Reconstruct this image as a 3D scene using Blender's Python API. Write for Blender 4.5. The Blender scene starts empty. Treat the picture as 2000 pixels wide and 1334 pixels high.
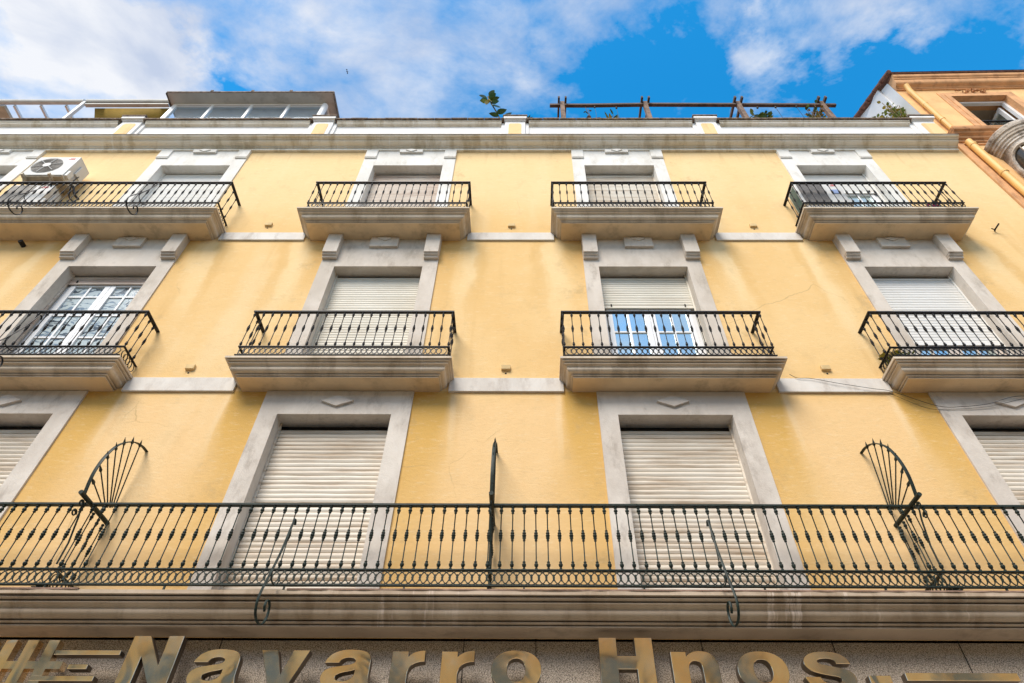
import bpy, math, random
from mathutils import Vector, Matrix
R=math.radians
random.seed(7)
S=bpy.context.scene
# ---------------------------------------------------------------- camera
def cam_basis(p,y,r):
    f=Vector((math.sin(y)*math.cos(p),math.cos(y)*math.cos(p),math.sin(p)))
    rt=Vector((math.cos(y),-math.sin(y),0)); up=rt.cross(f)
    return rt*math.cos(r)+up*math.sin(r), up*math.cos(r)-rt*math.sin(r), f
RT,UP,FW=cam_basis(R(47.6),R(-.48),R(.43))
cam=bpy.data.cameras.new('camera'); camo=bpy.data.objects.new('camera',cam); S.collection.objects.link(camo)
M=Matrix.Identity(4)
for i in range(3): M[i][0]=RT[i]; M[i][1]=UP[i]; M[i][2]=-FW[i]
camo.matrix_world=M
cam.sensor_width=36; cam.lens=36*1262/2000; cam.shift_x=-21.6/2000; cam.clip_end=2000; cam.clip_start=.05
S.camera=camo
# ---------------------------------------------------------------- world, sun, exposure
SUN_EL,SUN_AZ=R(50),R(205)          # azimuth clockwise from +Y
w=bpy.data.worlds.new('World'); S.world=w; w.use_nodes=True
nt=w.node_tree; N=nt.nodes; Lk=nt.links; N.clear()
def nd(t,**k):
    n=N.new(t)
    for a,b in k.items(): setattr(n,a,b)
    return n
out=nd('ShaderNodeOutputWorld'); bg=nd('ShaderNodeBackground')
sky=nd('ShaderNodeTexSky',sky_type='NISHITA'); sky.sun_disc=False; sky.sun_elevation=SUN_EL; sky.sun_rotation=SUN_AZ
sky.air_density=1.0; sky.dust_density=.3; sky.ozone_density=2.5
tc=nd('ShaderNodeTexCoord'); sep=nd('ShaderNodeSeparateXYZ'); Lk.new(tc.outputs['Generated'],sep.inputs[0])
def wm(op,a,b=None,c=None):
    n=nd('ShaderNodeMath',operation=op)
    for i,v in enumerate((a,b,c)):
        if v is None: continue
        if isinstance(v,(int,float)): n.inputs[i].default_value=v
        else: Lk.new(v,n.inputs[i])
    return n.outputs[0]
zc=wm('MAXIMUM',sep.outputs[2],.08)
U=wm('DIVIDE',sep.outputs[0],zc); V=wm('DIVIDE',sep.outputs[1],zc)
cmb=nd('ShaderNodeCombineXYZ'); Lk.new(U,cmb.inputs[0]); Lk.new(V,cmb.inputs[1])
def wnoise(sc,det,rough,dist,off):
    m=nd('ShaderNodeMapping'); Lk.new(cmb.outputs[0],m.inputs[0]); m.inputs['Location'].default_value=off; m.inputs['Scale'].default_value=(1,1.35,1); m.inputs['Rotation'].default_value=(0,0,R(-35))
    n=nd('ShaderNodeTexNoise'); n.inputs['Scale'].default_value=sc; n.inputs['Detail'].default_value=det; n.inputs['Roughness'].default_value=rough; n.inputs['Distortion'].default_value=dist
    Lk.new(m.outputs[0],n.inputs['Vector']); return n.outputs[0]
n1=wnoise(3.4,10,.60,.25,(3.1,.4,0)); n2=wnoise(11,8,.62,.3,(1.3,5.2,0))
wa=wnoise(5,6,.6,.3,(2,8,0)); wb=wnoise(5,6,.6,.3,(9,3,0)); wc=wnoise(16,5,.6,.2,(4,3,0))
U2=wm('ADD',U,wm('ADD',wm('MULTIPLY',wm('SUBTRACT',wa,.5),.42),wm('MULTIPLY',wm('SUBTRACT',wc,.5),.10))); V2=wm('ADD',V,wm('ADD',wm('MULTIPLY',wm('SUBTRACT',wb,.5),.30),wm('MULTIPLY',wm('SUBTRACT',wc,.5),.08)))
dens=wm('ADD',wm('MULTIPLY',wm('SUBTRACT',n1,.5),2.7),wm('MULTIPLY',wm('SUBTRACT',n2,.5),.75))
def blob(u,v,ru,rv,amp):
    d=wm('ADD',wm('POWER',wm('DIVIDE',wm('SUBTRACT',U2,u),ru),2),wm('POWER',wm('DIVIDE',wm('SUBTRACT',V2,v),rv),2))
    return wm('MULTIPLY',wm('POWER',2.718,wm('MULTIPLY',d,-1)),amp)
acc=wm('ADD',dens,.22)
behind=nd('ShaderNodeMapRange'); Lk.new(V,behind.inputs[0]); behind.inputs[1].default_value=.2; behind.inputs[2].default_value=-.1; behind.inputs[3].default_value=0; behind.inputs[4].default_value=.45  # unseen cloud cover added behind the camera to whiten the facade's sky light
acc=wm('ADD',acc,behind.outputs[0])
for b in ((-.72,.33,.26,.16,.8),(-.44,.375,.06,.04,-.55),(-.41,.31,.05,.05,-.35),(-.18,.31,.15,.12,.33),(.02,.28,.13,.08,.42),(.12,.37,.07,.06,-.55),(.25,.31,.06,.07,-.35),(.33,.36,.04,.05,.26),(.37,.31,.05,.05,.22),(.46,.285,.10,.03,.02),(.52,.30,.16,.05,-.22),(.34,.27,.06,.03,-.25),(-.60,.29,.14,.06,.3),
          (.60,.38,.16,.06,-.8),(.56,.32,.07,.03,-.3),(.73,.33,.05,.05,.25),(.27,.39,.05,.03,-.3)):
    acc=wm('ADD',acc,blob(*b))
ramp=nd('ShaderNodeValToRGB'); Lk.new(acc,ramp.inputs[0])
ramp.color_ramp.elements[0].position=0.0; ramp.color_ramp.elements[0].color=(0,0,0,1)
ramp.color_ramp.elements[1].position=.95; ramp.color_ramp.elements[1].color=(1,1,1,1)
e=ramp.color_ramp.elements.new(.42); e.color=(.45,.45,.45,1)
cn=wnoise(4.0,6,.55,.3,(7,2,0))
cr=nd('ShaderNodeValToRGB'); Lk.new(cn,cr.inputs[0])
cr.color_ramp.elements[0].position=.38; cr.color_ramp.elements[0].color=(3.7,4.25,5.4,1)
cr.color_ramp.elements[1].position=.62; cr.color_ramp.elements[1].color=(6.0,6.15,6.5,1)
hs=nd('ShaderNodeHueSaturation'); hs.inputs['Saturation'].default_value=1.4; hs.inputs['Value'].default_value=2.1; hs.inputs['Hue'].default_value=.487
Lk.new(sky.outputs[0],hs.inputs['Color'])
mx=nd('ShaderNodeMixRGB'); Lk.new(ramp.outputs[0],mx.inputs[0]); Lk.new(hs.outputs[0],mx.inputs[1]); Lk.new(cr.outputs[0],mx.inputs[2])
Lk.new(mx.outputs[0],bg.inputs[0]); bg.inputs[1].default_value=.1; Lk.new(bg.outputs[0],out.inputs[0])
sl=bpy.data.lights.new('sun','SUN'); sl.energy=2.95; sl.angle=R(30); sl.color=(1,.925,.83)
so=bpy.data.objects.new('sun',sl); S.collection.objects.link(so)
sd=Vector((math.sin(SUN_AZ)*math.cos(SUN_EL),math.cos(SUN_AZ)*math.cos(SUN_EL),math.sin(SUN_EL)))
so.rotation_euler=(-sd).to_track_quat('-Z','Y').to_euler(); so.location=sd*40
S.view_settings.view_transform='Standard'; S.view_settings.look='None'; S.view_settings.exposure=0.6; S.view_settings.gamma=1
S.cycles.max_bounces=8; S.cycles.diffuse_bounces=4; S.cycles.glossy_bounces=4; S.cycles.transparent_max_bounces=12
# ---------------------------------------------------------------- materials
class G:
    def __init__(s,name):
        s.m=bpy.data.materials.new(name); s.m.use_nodes=True; s.t=s.m.node_tree; s.t.nodes.clear()
        s.out=s.t.nodes.new('ShaderNodeOutputMaterial'); s.b=s.t.nodes.new('ShaderNodeBsdfPrincipled'); s.t.links.new(s.b.outputs[0],s.out.inputs[0])
        g=s.t.nodes.new('ShaderNodeNewGeometry'); s.pos=g.outputs['Position']; s._xyz=None
    def lk(s,a,b):
        if isinstance(a,(int,float)): b.default_value=a
        elif isinstance(a,tuple): b.default_value=a if len(a)==4 or b.type=='VECTOR' else (*a,1)
        else: s.t.links.new(a,b)
    def xyz(s):
        if s._xyz is None:
            n=s.t.nodes.new('ShaderNodeSeparateXYZ'); s.lk(s.pos,n.inputs[0]); s._xyz=n.outputs
        return s._xyz
    def noise(s,sc,det=4,rough=.55,stretch=(1,1,1),off=(0,0,0),dist=0):
        m=s.t.nodes.new('ShaderNodeMapping'); s.lk(s.pos,m.inputs[0]); m.inputs['Scale'].default_value=stretch; m.inputs['Location'].default_value=off
        n=s.t.nodes.new('ShaderNodeTexNoise'); s.lk(m.outputs[0],n.inputs['Vector']); n.inputs['Scale'].default_value=sc; n.inputs['Detail'].default_value=det; n.inputs['Roughness'].default_value=rough; n.inputs['Distortion'].default_value=dist
        return n.outputs[0]
    def vor(s,sc,out='Distance',feature='F1'):
        n=s.t.nodes.new('ShaderNodeTexVoronoi'); n.feature=feature; s.lk(s.pos,n.inputs['Vector']); n.inputs['Scale'].default_value=sc; return n.outputs[out]
    def math(s,op,a,b=0.0,c=0.0,clamp=False):
        n=s.t.nodes.new('ShaderNodeMath'); n.operation=op; n.use_clamp=clamp
        s.lk(a,n.inputs[0]); s.lk(b,n.inputs[1]); s.lk(c,n.inputs[2]); return n.outputs[0]
    def rng(s,v,a,b,c=0.0,d=1.0):
        n=s.t.nodes.new('ShaderNodeMapRange'); n.interpolation_type='SMOOTHSTEP'
        for x,i in ((v,0),(a,1),(b,2),(c,3),(d,4)): s.lk(x,n.inputs[i])
        return n.outputs[0]
    def mix(s,f,a,b,mode='MIX'):
        n=s.t.nodes.new('ShaderNodeMixRGB'); n.blend_type=mode; s.lk(f,n.inputs[0]); s.lk(a,n.inputs[1]); s.lk(b,n.inputs[2]); return n.outputs[0]
    def col(s,c): s.lk(c,s.b.inputs['Base Color'])
    def rough(s,v): s.lk(v,s.b.inputs['Roughness'])
    def metal(s,v): s.b.inputs['Metallic'].default_value=v
    def bump(s,h,st=.3,d=.01):
        n=s.t.nodes.new('ShaderNodeBump'); n.inputs['Strength'].default_value=st; n.inputs['Distance'].default_value=d; s.lk(h,n.inputs['Height']); s.lk(n.outputs[0],s.b.inputs['Normal'])
MT={}
def simple(name,c,rough=.7,metal=0,var=.12,sc=6,bump=0,bs=60,dirt=None,dsc=3,damt=.5,stretch=(1,1,1)):
    g=G(name); n=g.noise(sc,5,.6,stretch)
    base=g.mix(g.rng(n,.3,.7),tuple(x*(1-var) for x in c),tuple(min(1,x*(1+var)) for x in c))
    if dirt:
        d=g.noise(dsc,7,.65,(1,1,.5),(3,7,1)); base=g.mix(g.math('MULTIPLY',g.rng(d,.5,.72),damt),base,dirt)
    g.col(base); g.rough(rough); g.metal(metal)
    if bump: g.bump(g.noise(bs,4,.6),bump,.01)
    MT[name]=g.m; return g
# yellow stucco: ochre bands either side of the window columns (never washed by rain), pale washed runs, fine vertical staining
g=G('yellow_stucco'); X,Y,Z=g.xyz()
big=g.noise(.55,5,.6); fine=g.noise(7,6,.65,(1,1,.7)); run=g.noise(3.2,5,.6,(1,1,.10),(2,0,0)); run2=g.noise(1.3,4,.55,(1,1,.16),(9,0,4))
c=g.mix(g.rng(big,.3,.72),(.78,.493,.19),(.84,.575,.265))
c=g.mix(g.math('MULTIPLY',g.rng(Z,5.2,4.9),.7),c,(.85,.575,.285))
c=g.mix(g.math('MULTIPLY',g.rng(run2,.50,.74),.40),c,(.87,.68,.40))
c=g.mix(g.math('MULTIPLY',g.rng(run,.55,.74),.38),c,(.66,.40,.14))
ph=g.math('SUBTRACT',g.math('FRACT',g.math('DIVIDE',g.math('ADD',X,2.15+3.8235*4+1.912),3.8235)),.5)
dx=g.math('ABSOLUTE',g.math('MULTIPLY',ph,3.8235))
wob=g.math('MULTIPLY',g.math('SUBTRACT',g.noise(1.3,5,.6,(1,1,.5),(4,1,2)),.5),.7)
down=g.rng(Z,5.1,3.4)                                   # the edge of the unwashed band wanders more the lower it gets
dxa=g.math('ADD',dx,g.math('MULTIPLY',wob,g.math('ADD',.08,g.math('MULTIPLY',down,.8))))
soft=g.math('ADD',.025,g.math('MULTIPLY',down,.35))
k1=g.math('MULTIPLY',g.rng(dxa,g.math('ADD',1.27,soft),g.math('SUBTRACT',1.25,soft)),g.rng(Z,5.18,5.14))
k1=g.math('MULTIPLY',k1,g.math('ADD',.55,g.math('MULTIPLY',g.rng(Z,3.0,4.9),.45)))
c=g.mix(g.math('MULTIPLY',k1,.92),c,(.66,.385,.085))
ln=g.math('MULTIPLY',g.math('MULTIPLY',g.rng(dxa,1.26,1.29),g.rng(dxa,1.37,1.31)),g.math('MULTIPLY',g.rng(Z,5.18,5.14),g.rng(Z,3.9,4.6)))
c=g.mix(g.math('MULTIPLY',ln,.22),c,(.88,.70,.44))
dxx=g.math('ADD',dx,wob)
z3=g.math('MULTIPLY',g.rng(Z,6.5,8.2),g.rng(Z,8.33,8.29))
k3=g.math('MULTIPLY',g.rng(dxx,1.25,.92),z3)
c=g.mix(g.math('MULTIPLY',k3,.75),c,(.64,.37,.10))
k2=g.math('MULTIPLY',g.math('MULTIPLY',g.rng(dxx,1.05,1.25),g.rng(dxx,1.50,1.30)),g.math('MULTIPLY',g.rng(Z,5.6,7.6),g.rng(Z,8.33,8.29)))
c=g.mix(g.math('MULTIPLY',k2,.38),c,(.90,.70,.40))
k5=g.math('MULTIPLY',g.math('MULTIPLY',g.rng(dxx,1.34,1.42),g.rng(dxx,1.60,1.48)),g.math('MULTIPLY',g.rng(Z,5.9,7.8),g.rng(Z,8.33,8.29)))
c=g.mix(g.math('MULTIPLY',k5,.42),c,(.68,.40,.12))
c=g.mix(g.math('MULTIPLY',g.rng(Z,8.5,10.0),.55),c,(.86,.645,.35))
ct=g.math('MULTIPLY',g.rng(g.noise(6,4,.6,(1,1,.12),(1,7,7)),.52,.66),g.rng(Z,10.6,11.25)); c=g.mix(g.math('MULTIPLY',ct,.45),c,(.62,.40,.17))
# soot mottling that gathers beside the surrounds, fine speckle, trowel marks and hair cracks
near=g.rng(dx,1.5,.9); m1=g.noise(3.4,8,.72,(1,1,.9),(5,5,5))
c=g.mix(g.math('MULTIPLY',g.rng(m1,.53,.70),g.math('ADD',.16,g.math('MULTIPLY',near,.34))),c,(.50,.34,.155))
m2=g.noise(11,6,.7,(.7,1,1.6),(3,1,5)); c=g.mix(g.math('MULTIPLY',g.rng(m2,.54,.70),.22),c,(.60,.42,.19))
m3=g.noise(19,5,.7,(.5,1,1.8),(8,1,5)); c=g.mix(g.math('MULTIPLY',g.rng(m3,.54,.68),.20),c,(.92,.76,.50))
sp=g.noise(60,3,.75); c=g.mix(g.math('MULTIPLY',g.rng(sp,.66,.74),.35),c,(.36,.22,.09))
cw=g.t.nodes.new('ShaderNodeTexVoronoi'); cw.feature='DISTANCE_TO_EDGE'; cw.inputs['Scale'].default_value=.55
cm=g.t.nodes.new('ShaderNodeMixRGB'); cm.inputs[0].default_value=.16; g.lk(g.pos,cm.inputs[1]); nn=g.t.nodes.new('ShaderNodeTexNoise'); nn.inputs['Scale'].default_value=3; nn.inputs['Detail'].default_value=6; g.lk(g.pos,nn.inputs['Vector']); g.lk(nn.outputs[1],cm.inputs[2]); g.lk(cm.outputs[0],cw.inputs['Vector'])
ck=g.math('MULTIPLY',g.rng(cw.outputs[0],.004,.0015),g.rng(g.noise(.7,3,.5,(1,1,1),(2,9,4)),.54,.62)); c=g.mix(g.math('MULTIPLY',ck,.45),c,(.45,.29,.12))
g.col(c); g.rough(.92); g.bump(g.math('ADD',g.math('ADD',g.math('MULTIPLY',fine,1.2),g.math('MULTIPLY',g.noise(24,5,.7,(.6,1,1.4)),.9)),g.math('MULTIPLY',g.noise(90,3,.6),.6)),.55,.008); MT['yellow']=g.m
# render of window surrounds / strings
def trim(name,ca,cb,grime,ga,bumpy=.3):
    g=G(name); n=g.noise(2.3,6,.65,(1,1,.6)); c=g.mix(g.rng(n,.32,.68),ca,cb)
    d=g.noise(5,7,.7,(1,1,.45),(8,2,2)); c=g.mix(g.math('MULTIPLY',g.rng(d,.5,.74),ga),c,grime)
    s2=g.noise(30,4,.7); c=g.mix(g.math('MULTIPLY',g.rng(s2,.6,.78),.2),c,grime)
    g.col(c); g.rough(.9); g.bump(g.math('ADD',g.noise(14,5,.6),g.math('MULTIPLY',g.noise(80,3,.6),.6)),bumpy,.006); MT[name]=g.m
trim('trim_grey',(.58,.515,.445),(.73,.665,.585),(.27,.215,.165),.55,.6)
trim('trim_mid',(.56,.485,.40),(.70,.62,.53),(.27,.21,.15),.5,.45)
trim('string',(.66,.60,.53),(.78,.73,.66),(.36,.29,.23),.5)
trim('trim_white',(.70,.67,.61),(.81,.785,.74),(.44,.385,.31),.5)
# moulded stone with vertical drips, and rusty marks
def mould(name,ca,cb,dark,dk,drip,dp):
    g=G(name); n=g.noise(1.7,6,.6,(1,1,2)); c=g.mix(g.rng(n,.3,.7),ca,cb)
    a=g.noise(4.5,6,.65,(1,.4,.35),(1,3,5)); c=g.mix(g.math('MULTIPLY',g.rng(a,.46,.66),dk),c,dark)
    b=g.noise(9,5,.7,(1,.08,.08),(6,1,1)); pat=g.noise(.8,3,.5,(1,.3,.1),(2,2,9))
    c=g.mix(g.math('MULTIPLY',g.math('MULTIPLY',g.rng(b,.55,.66),g.rng(pat,.5,.58)),dp),c,drip)
    f=g.noise(40,5,.75); c=g.mix(g.math('MULTIPLY',g.rng(f,.6,.75),.3),c,dark)
    g.col(c); g.rough(.85); g.bump(g.noise(45,5,.7),.25,.005); MT[name]=g.m
mould('slab_stone',(.56,.455,.335),(.72,.61,.475),(.24,.165,.09),.42,(.72,.62,.52),.6)
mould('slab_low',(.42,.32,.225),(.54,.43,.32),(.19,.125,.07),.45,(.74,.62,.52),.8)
mould('cornice_stone',(.80,.72,.59),(.89,.84,.75),(.46,.36,.21),.55,(.92,.89,.84),.7)
simple('soffit',(.76,.57,.35),.9,var=.1,sc=2,dirt=(.27,.19,.11),damt=.5,bump=.2,bs=50)
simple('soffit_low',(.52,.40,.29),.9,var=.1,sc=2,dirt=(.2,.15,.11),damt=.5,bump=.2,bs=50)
simple('lichen',(.20,.145,.105),.95,var=.5,sc=14,dirt=(.05,.035,.03),dsc=9,damt=.8,bump=.8,bs=60)
simple('parapet_white',(.82,.80,.775),.85,var=.05,sc=3,dirt=(.62,.55,.47),damt=.3,dsc=4,bump=.15)
simple('iron_green',(.016,.026,.021),.45,var=.5,sc=40,dirt=(.05,.065,.045),dsc=70,damt=.4)
simple('iron_dark',(.016,.0155,.016),.5,var=.5,sc=40,dirt=(.05,.04,.03),dsc=70,damt=.35)
for k_ in ('iron_green','iron_dark'):
    b_=[n for n in MT[k_].node_tree.nodes if n.type=='BSDF_PRINCIPLED'][0]; b_.inputs['Specular IOR Level'].default_value=.22; b_.inputs['Roughness'].default_value=.5
simple('iron_rust',(.045,.030,.022),.6,var=.5,sc=30)
def shutter(name,ca,cb,dirt,da):
    g=G(name); n=g.noise(1.2,5,.6); c=g.mix(g.rng(n,.3,.7),ca,cb)
    d=g.noise(2.2,7,.7,(.35,1,5),(3,1,2)); c=g.mix(g.math('MULTIPLY',g.rng(d,.44,.68),da),c,dirt)
    g.col(c); g.rough(.6); MT[name]=g.m
shutter('shutter_old',(.66,.58,.47),(.78,.72,.62),(.40,.27,.15),.7)
shutter('shutter_cream',(.68,.63,.52),(.76,.72,.62),(.52,.44,.34),.3)
shutter('shutter_brown',(.56,.45,.36),(.72,.63,.53),(.34,.20,.13),.7)
shutter('shutter_white',(.76,.74,.69),(.82,.80,.76),(.6,.58,.55),.2)
simple('pvc_white',(.80,.80,.80),.35,var=.03)
simple('pvc_warm',(.66,.56,.47),.5,var=.1)
simple('void',(.012,.011,.010),.9)
simple('curtain',(.50,.56,.56),.9,var=.05)
simple('grey_metal',(.60,.56,.50),.6,var=.1,sc=2,dirt=(.2,.17,.13),damt=.4)
simple('alu_white',(.82,.82,.82),.35,var=.02)
simple('ac_white',(.64,.62,.58),.5,var=.05,sc=5,dirt=(.42,.36,.27),damt=.45)
simple('ac_tan',(.50,.41,.29),.55,var=.15,sc=8,dirt=(.25,.17,.09),damt=.5)
simple('ac_dark',(.13,.115,.10),.6,var=.3,sc=30)
simple('ac_grille',(.24,.215,.18),.6,var=.2,sc=8)
simple('ac_red',(.65,.07,.07),.5); simple('ac_blue',(.25,.33,.55),.5); simple('ac_fins',(.03,.10,.11),.4,var=.4,sc=60)
simple('wood_dark',(.095,.062,.048),.8,var=.4,sc=9,stretch=(1,1,6),dirt=(.03,.02,.02),damt=.6,bump=.5)
simple('wood_post',(.20,.125,.085),.8,var=.4,sc=9,dirt=(.06,.04,.03),damt=.6,bump=.5)
simple('awning',(.34,.225,.035),.85,var=.15,sc=3)
simple('rust_tile',(.33,.21,.155),.85,var=.3,sc=10,dirt=(.16,.09,.06),damt=.6,bump=.4)
simple('terracotta',(.42,.17,.08),.85,var=.2,sc=8)
simple('tile_roof',(.16,.07,.045),.9,var=.4,sc=12,bump=.5)
simple('leaf_dark',(.045,.12,.035),.45,var=.4,sc=9); simple('leaf_light',(.20,.27,.055),.5,var=.4,sc=9); simple('leaf_yellow',(.45,.36,.04),.5,var=.3,sc=9)
simple('leaf_purple',(.13,.09,.13),.6,var=.4,sc=9); simple('petal',(.62,.03,.25),.6,var=.3,sc=20); simple('stem',(.16,.11,.05),.8); simple('leaf_brown',(.36,.20,.05),.6,var=.4,sc=20)
simple('orange_stucco',(.80,.49,.215),.9,var=.10,sc=2.5,dirt=(.62,.34,.13),dsc=4,damt=.45,bump=.3,bs=40)
simple('orange_trim',(.66,.35,.16),.85,var=.14,sc=4,dirt=(.32,.14,.06),dsc=6,damt=.6,bump=.4)
simple('orange_old',(.50,.24,.10),.9,var=.35,sc=5,dirt=(.15,.07,.035),dsc=7,damt=.8,bump=.6,stretch=(.4,1,3))
simple('pipe',(.78,.45,.13),.55,var=.06,sc=3,dirt=(.5,.24,.08),damt=.3)
simple('gable_white',(.72,.71,.70),.9,var=.05,sc=2)
mould('rotten',(.46,.37,.28),(.70,.62,.54),(.10,.06,.035),.9,(.74,.66,.58),.7)
_t=MT['rotten'].node_tree; _b=[n for n in _t.nodes if n.type=='BUMP'][0]; _b.inputs['Strength'].default_value=1.0; _b.inputs['Distance'].default_value=.03
_n=_b.inputs['Height'].links[0].from_node; _n.inputs['Scale'].default_value=16
simple('granite_joint',(.03,.025,.02),.9)
simple('asphalt',(.05,.05,.052),.9,var=.2,sc=20,bump=.3); simple('paving',(.42,.37,.30),.85,var=.15,sc=4,bump=.2); simple('kerb',(.38,.37,.35),.85)
simple('opp_wall',(.92,.62,.30),.9,var=.12,sc=1); simple('opp_trim',(.66,.62,.55),.8); simple('opp_blue',(.24,.27,.28),.6); simple('ceiling',(.50,.45,.38),.9)
simple('black_cable',(.02,.018,.016),.6); simple('bird',(.02,.02,.02),.8); simple('plaster_box',(.70,.50,.24),.9)
g=G('leafprint'); v=g.vor(4.2); n=g.noise(3,3,.5,(1,1,2.5),dist=2.2)
c=g.mix(g.rng(n,.55,.575),(.46,.53,.54),(.17,.23,.29)); c=g.mix(g.rng(g.noise(2.3,3,.5,(1,1,2),(5,5,5),2.6),.60,.62),c,(.06,.08,.10)); g.col(c); g.rough(.12); MT['leafprint']=g.m
# granite shop front
g=G('granite'); a=g.noise(120,3,.75); b=g.vor(190,'Color'); X,Y,Z=g.xyz()
c=g.mix(g.rng(a,.38,.62),(.20,.15,.10),(.64,.54,.43)); c=g.mix(g.math('MULTIPLY',g.rng(b,.72,.8),.8),c,(.05,.035,.025)); g.col(c); g.rough(.5); MT['granite']=g.m
# polished steel; gold in the base colour stands in for warm reflected light
g=G('steel'); g.col(g.mix(g.rng(g.noise(2.2,4,.6,dist=1.0),.35,.65),(.99,.72,.42),(.99,.83,.60))); g.metal(1.0); g.rough(g.rng(g.noise(6,4,.6),.3,.7,.07,.14)); g.bump(g.noise(1.7,2,.45,dist=1.4),.19,.03); MT['steel']=g.m
g=G('steel_side'); g.col((.20,.16,.12)); g.metal(.8); g.rough(.45); MT['steel_side']=g.m
g=G('glass_dark'); g.col((.62,.74,.74)); g.metal(.85); g.rough(.04); g.bump(g.noise(1.2,2,.5),.05,.02); MT['glass_dark']=g.m
g=G('glass_bay'); g.col((.10,.085,.07)); g.metal(.6); g.rough(.15); MT['glass_bay']=g.m
g=G('glass_roof'); g.col((.46,.57,.68)); g.metal(.8); g.rough(.06); MT['glass_roof']=g.m
g=G('glass_clear'); t=g.t; tr=t.nodes.new('ShaderNodeBsdfTransparent'); gl=t.nodes.new('ShaderNodeBsdfGlossy'); gl.inputs['Roughness'].default_value=.02
fr=t.nodes.new('ShaderNodeFresnel'); fr.inputs[0].default_value=1.75; ms=t.nodes.new('ShaderNodeMixShader'); tr.inputs[0].default_value=(.82,.88,.88,1)
t.links.new(fr.outputs[0],ms.inputs[0]); t.links.new(tr.outputs[0],ms.inputs[1]); t.links.new(gl.outputs[0],ms.inputs[2]); t.links.new(ms.outputs[0],g.out.inputs[0]); MT['glass_clear']=g.m
for k,v in {'shop_glass':'glass_dark'}.items(): MT[k]=MT[v]
# ---------------------------------------------------------------- mesh helpers
class MB:
    def __init__(s): s.v=[]; s.f=[]; s.m=[]
    def quad(s,a,b,c,d,mi=0): i=len(s.v); s.v+=[a,b,c,d]; s.f.append((i,i+1,i+2,i+3)); s.m.append(mi)
    def poly(s,pts,mi=0): i=len(s.v); s.v+=list(pts); s.f.append(tuple(range(i,i+len(pts)))); s.m.append(mi)
    def box(s,x0,x1,y0,y1,z0,z1,mi=0,skip=''):
        i=len(s.v); s.v+=[(x0,y0,z0),(x1,y0,z0),(x1,y1,z0),(x0,y1,z0),(x0,y0,z1),(x1,y0,z1),(x1,y1,z1),(x0,y1,z1)]
        for n,q in (('b',(0,3,2,1)),('t',(4,5,6,7)),('f',(0,1,5,4)),('k',(2,3,7,6)),('l',(0,4,7,3)),('r',(1,2,6,5))):
            if n not in skip: s.f.append(tuple(i+j for j in q)); s.m.append(mi)
    def tube(s,pts,r,n=6,cap=True,mi=0,flat=None):
        P=[Vector(p) for p in pts]; rs=r if isinstance(r,(list,tuple)) else [r]*len(P)
        rings=[]; ref=None
        for k,p in enumerate(P):
            d=(P[min(k+1,len(P)-1)]-P[max(k-1,0)]).normalized()
            if ref is None:
                ref=Vector((1,0,0)) if abs(d.x)<.8 else Vector((0,0,1))
            a=(ref-d*ref.dot(d)).normalized(); b=d.cross(a); ref=a
            i=len(s.v); rings.append(i)
            fx,fy=(1,1) if flat is None else flat
            for j in range(n):
                t=2*math.pi*(j+.5)/n; q=p+(a*math.cos(t)*fx+b*math.sin(t)*fy)*rs[k]; s.v.append(tuple(q))
        for k in range(len(P)-1):
            for j in range(n):
                s.f.append((rings[k]+j,rings[k]+(j+1)%n,rings[k+1]+(j+1)%n,rings[k+1]+j)); s.m.append(mi)
        if cap:
            s.f.append(tuple(rings[0]+j for j in reversed(range(n)))); s.m.append(mi); s.f.append(tuple(rings[-1]+j for j in range(n))); s.m.append(mi)
    def lathe(s,prof,n=8,c=(0,0,0),mi=0):   # prof list of (r,z)
        i0=len(s.v)
        for r,z in prof:
            for j in range(n):
                t=2*math.pi*j/n; s.v.append((c[0]+r*math.cos(t),c[1]+r*math.sin(t),c[2]+z))
        for k in range(len(prof)-1):
            for j in range(n):
                a=i0+k*n; s.f.append((a+j,a+(j+1)%n,a+n+(j+1)%n,a+n+j)); s.m.append(mi)
        s.f.append(tuple(i0+j for j in reversed(range(n)))); s.m.append(mi); s.f.append(tuple(i0+(len(prof)-1)*n+j for j in range(n))); s.m.append(mi)
    def grid(s,rows,mi=0,closed=False):     # rows of equal length points
        i0=len(s.v); n=len(rows[0])
        for r in rows: s.v+=[tuple(p) for p in r]
        for a in range(len(rows)-1):
            for b in range(n-1+(1 if closed else 0)):
                b2=(b+1)%n; s.f.append((i0+a*n+b,i0+a*n+b2,i0+(a+1)*n+b2,i0+(a+1)*n+b)); s.m.append(mi)
    def build(s,name,mats,parent=None,smooth=False,bevel=0):
        me=bpy.data.meshes.new(name)
        o=Vector((0,0,0)) if parent is None else parent_origin(parent)
        me.from_pydata([tuple(Vector(v)-o) for v in s.v],[],s.f)
        if not isinstance(mats,(list,tuple)): mats=[mats]
        for m in mats: me.materials.append(MT[m] if isinstance(m,str) else m)
        if len(mats)>1:
            for p,mi in zip(me.polygons,s.m): p.material_index=mi
        if smooth:
            for p in me.polygons: p.use_smooth=True
            me.set_sharp_from_angle(angle=R(30))
        me.update()
        ob=bpy.data.objects.new(name,me); S.collection.objects.link(ob)
        if parent is not None: ob.parent=parent
        if bevel:
            b=ob.modifiers.new('bevel','BEVEL'); b.width=bevel; b.segments=2; b.limit_method='ANGLE'; b.angle_limit=R(40)
        return ob
ORG={}
def parent_origin(p):
    o=Vector(ORG.get(p.name,(0,0,0)))
    return o
def thing(name,label,cat,loc=(0,0,0),group=None):
    o=bpy.data.objects.new(name,None); S.collection.objects.link(o); o.location=loc; o.empty_display_size=.1
    ORG[o.name]=tuple(loc); o['label']=label; o['category']=cat
    if group: o['group']=group
    return o
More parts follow.
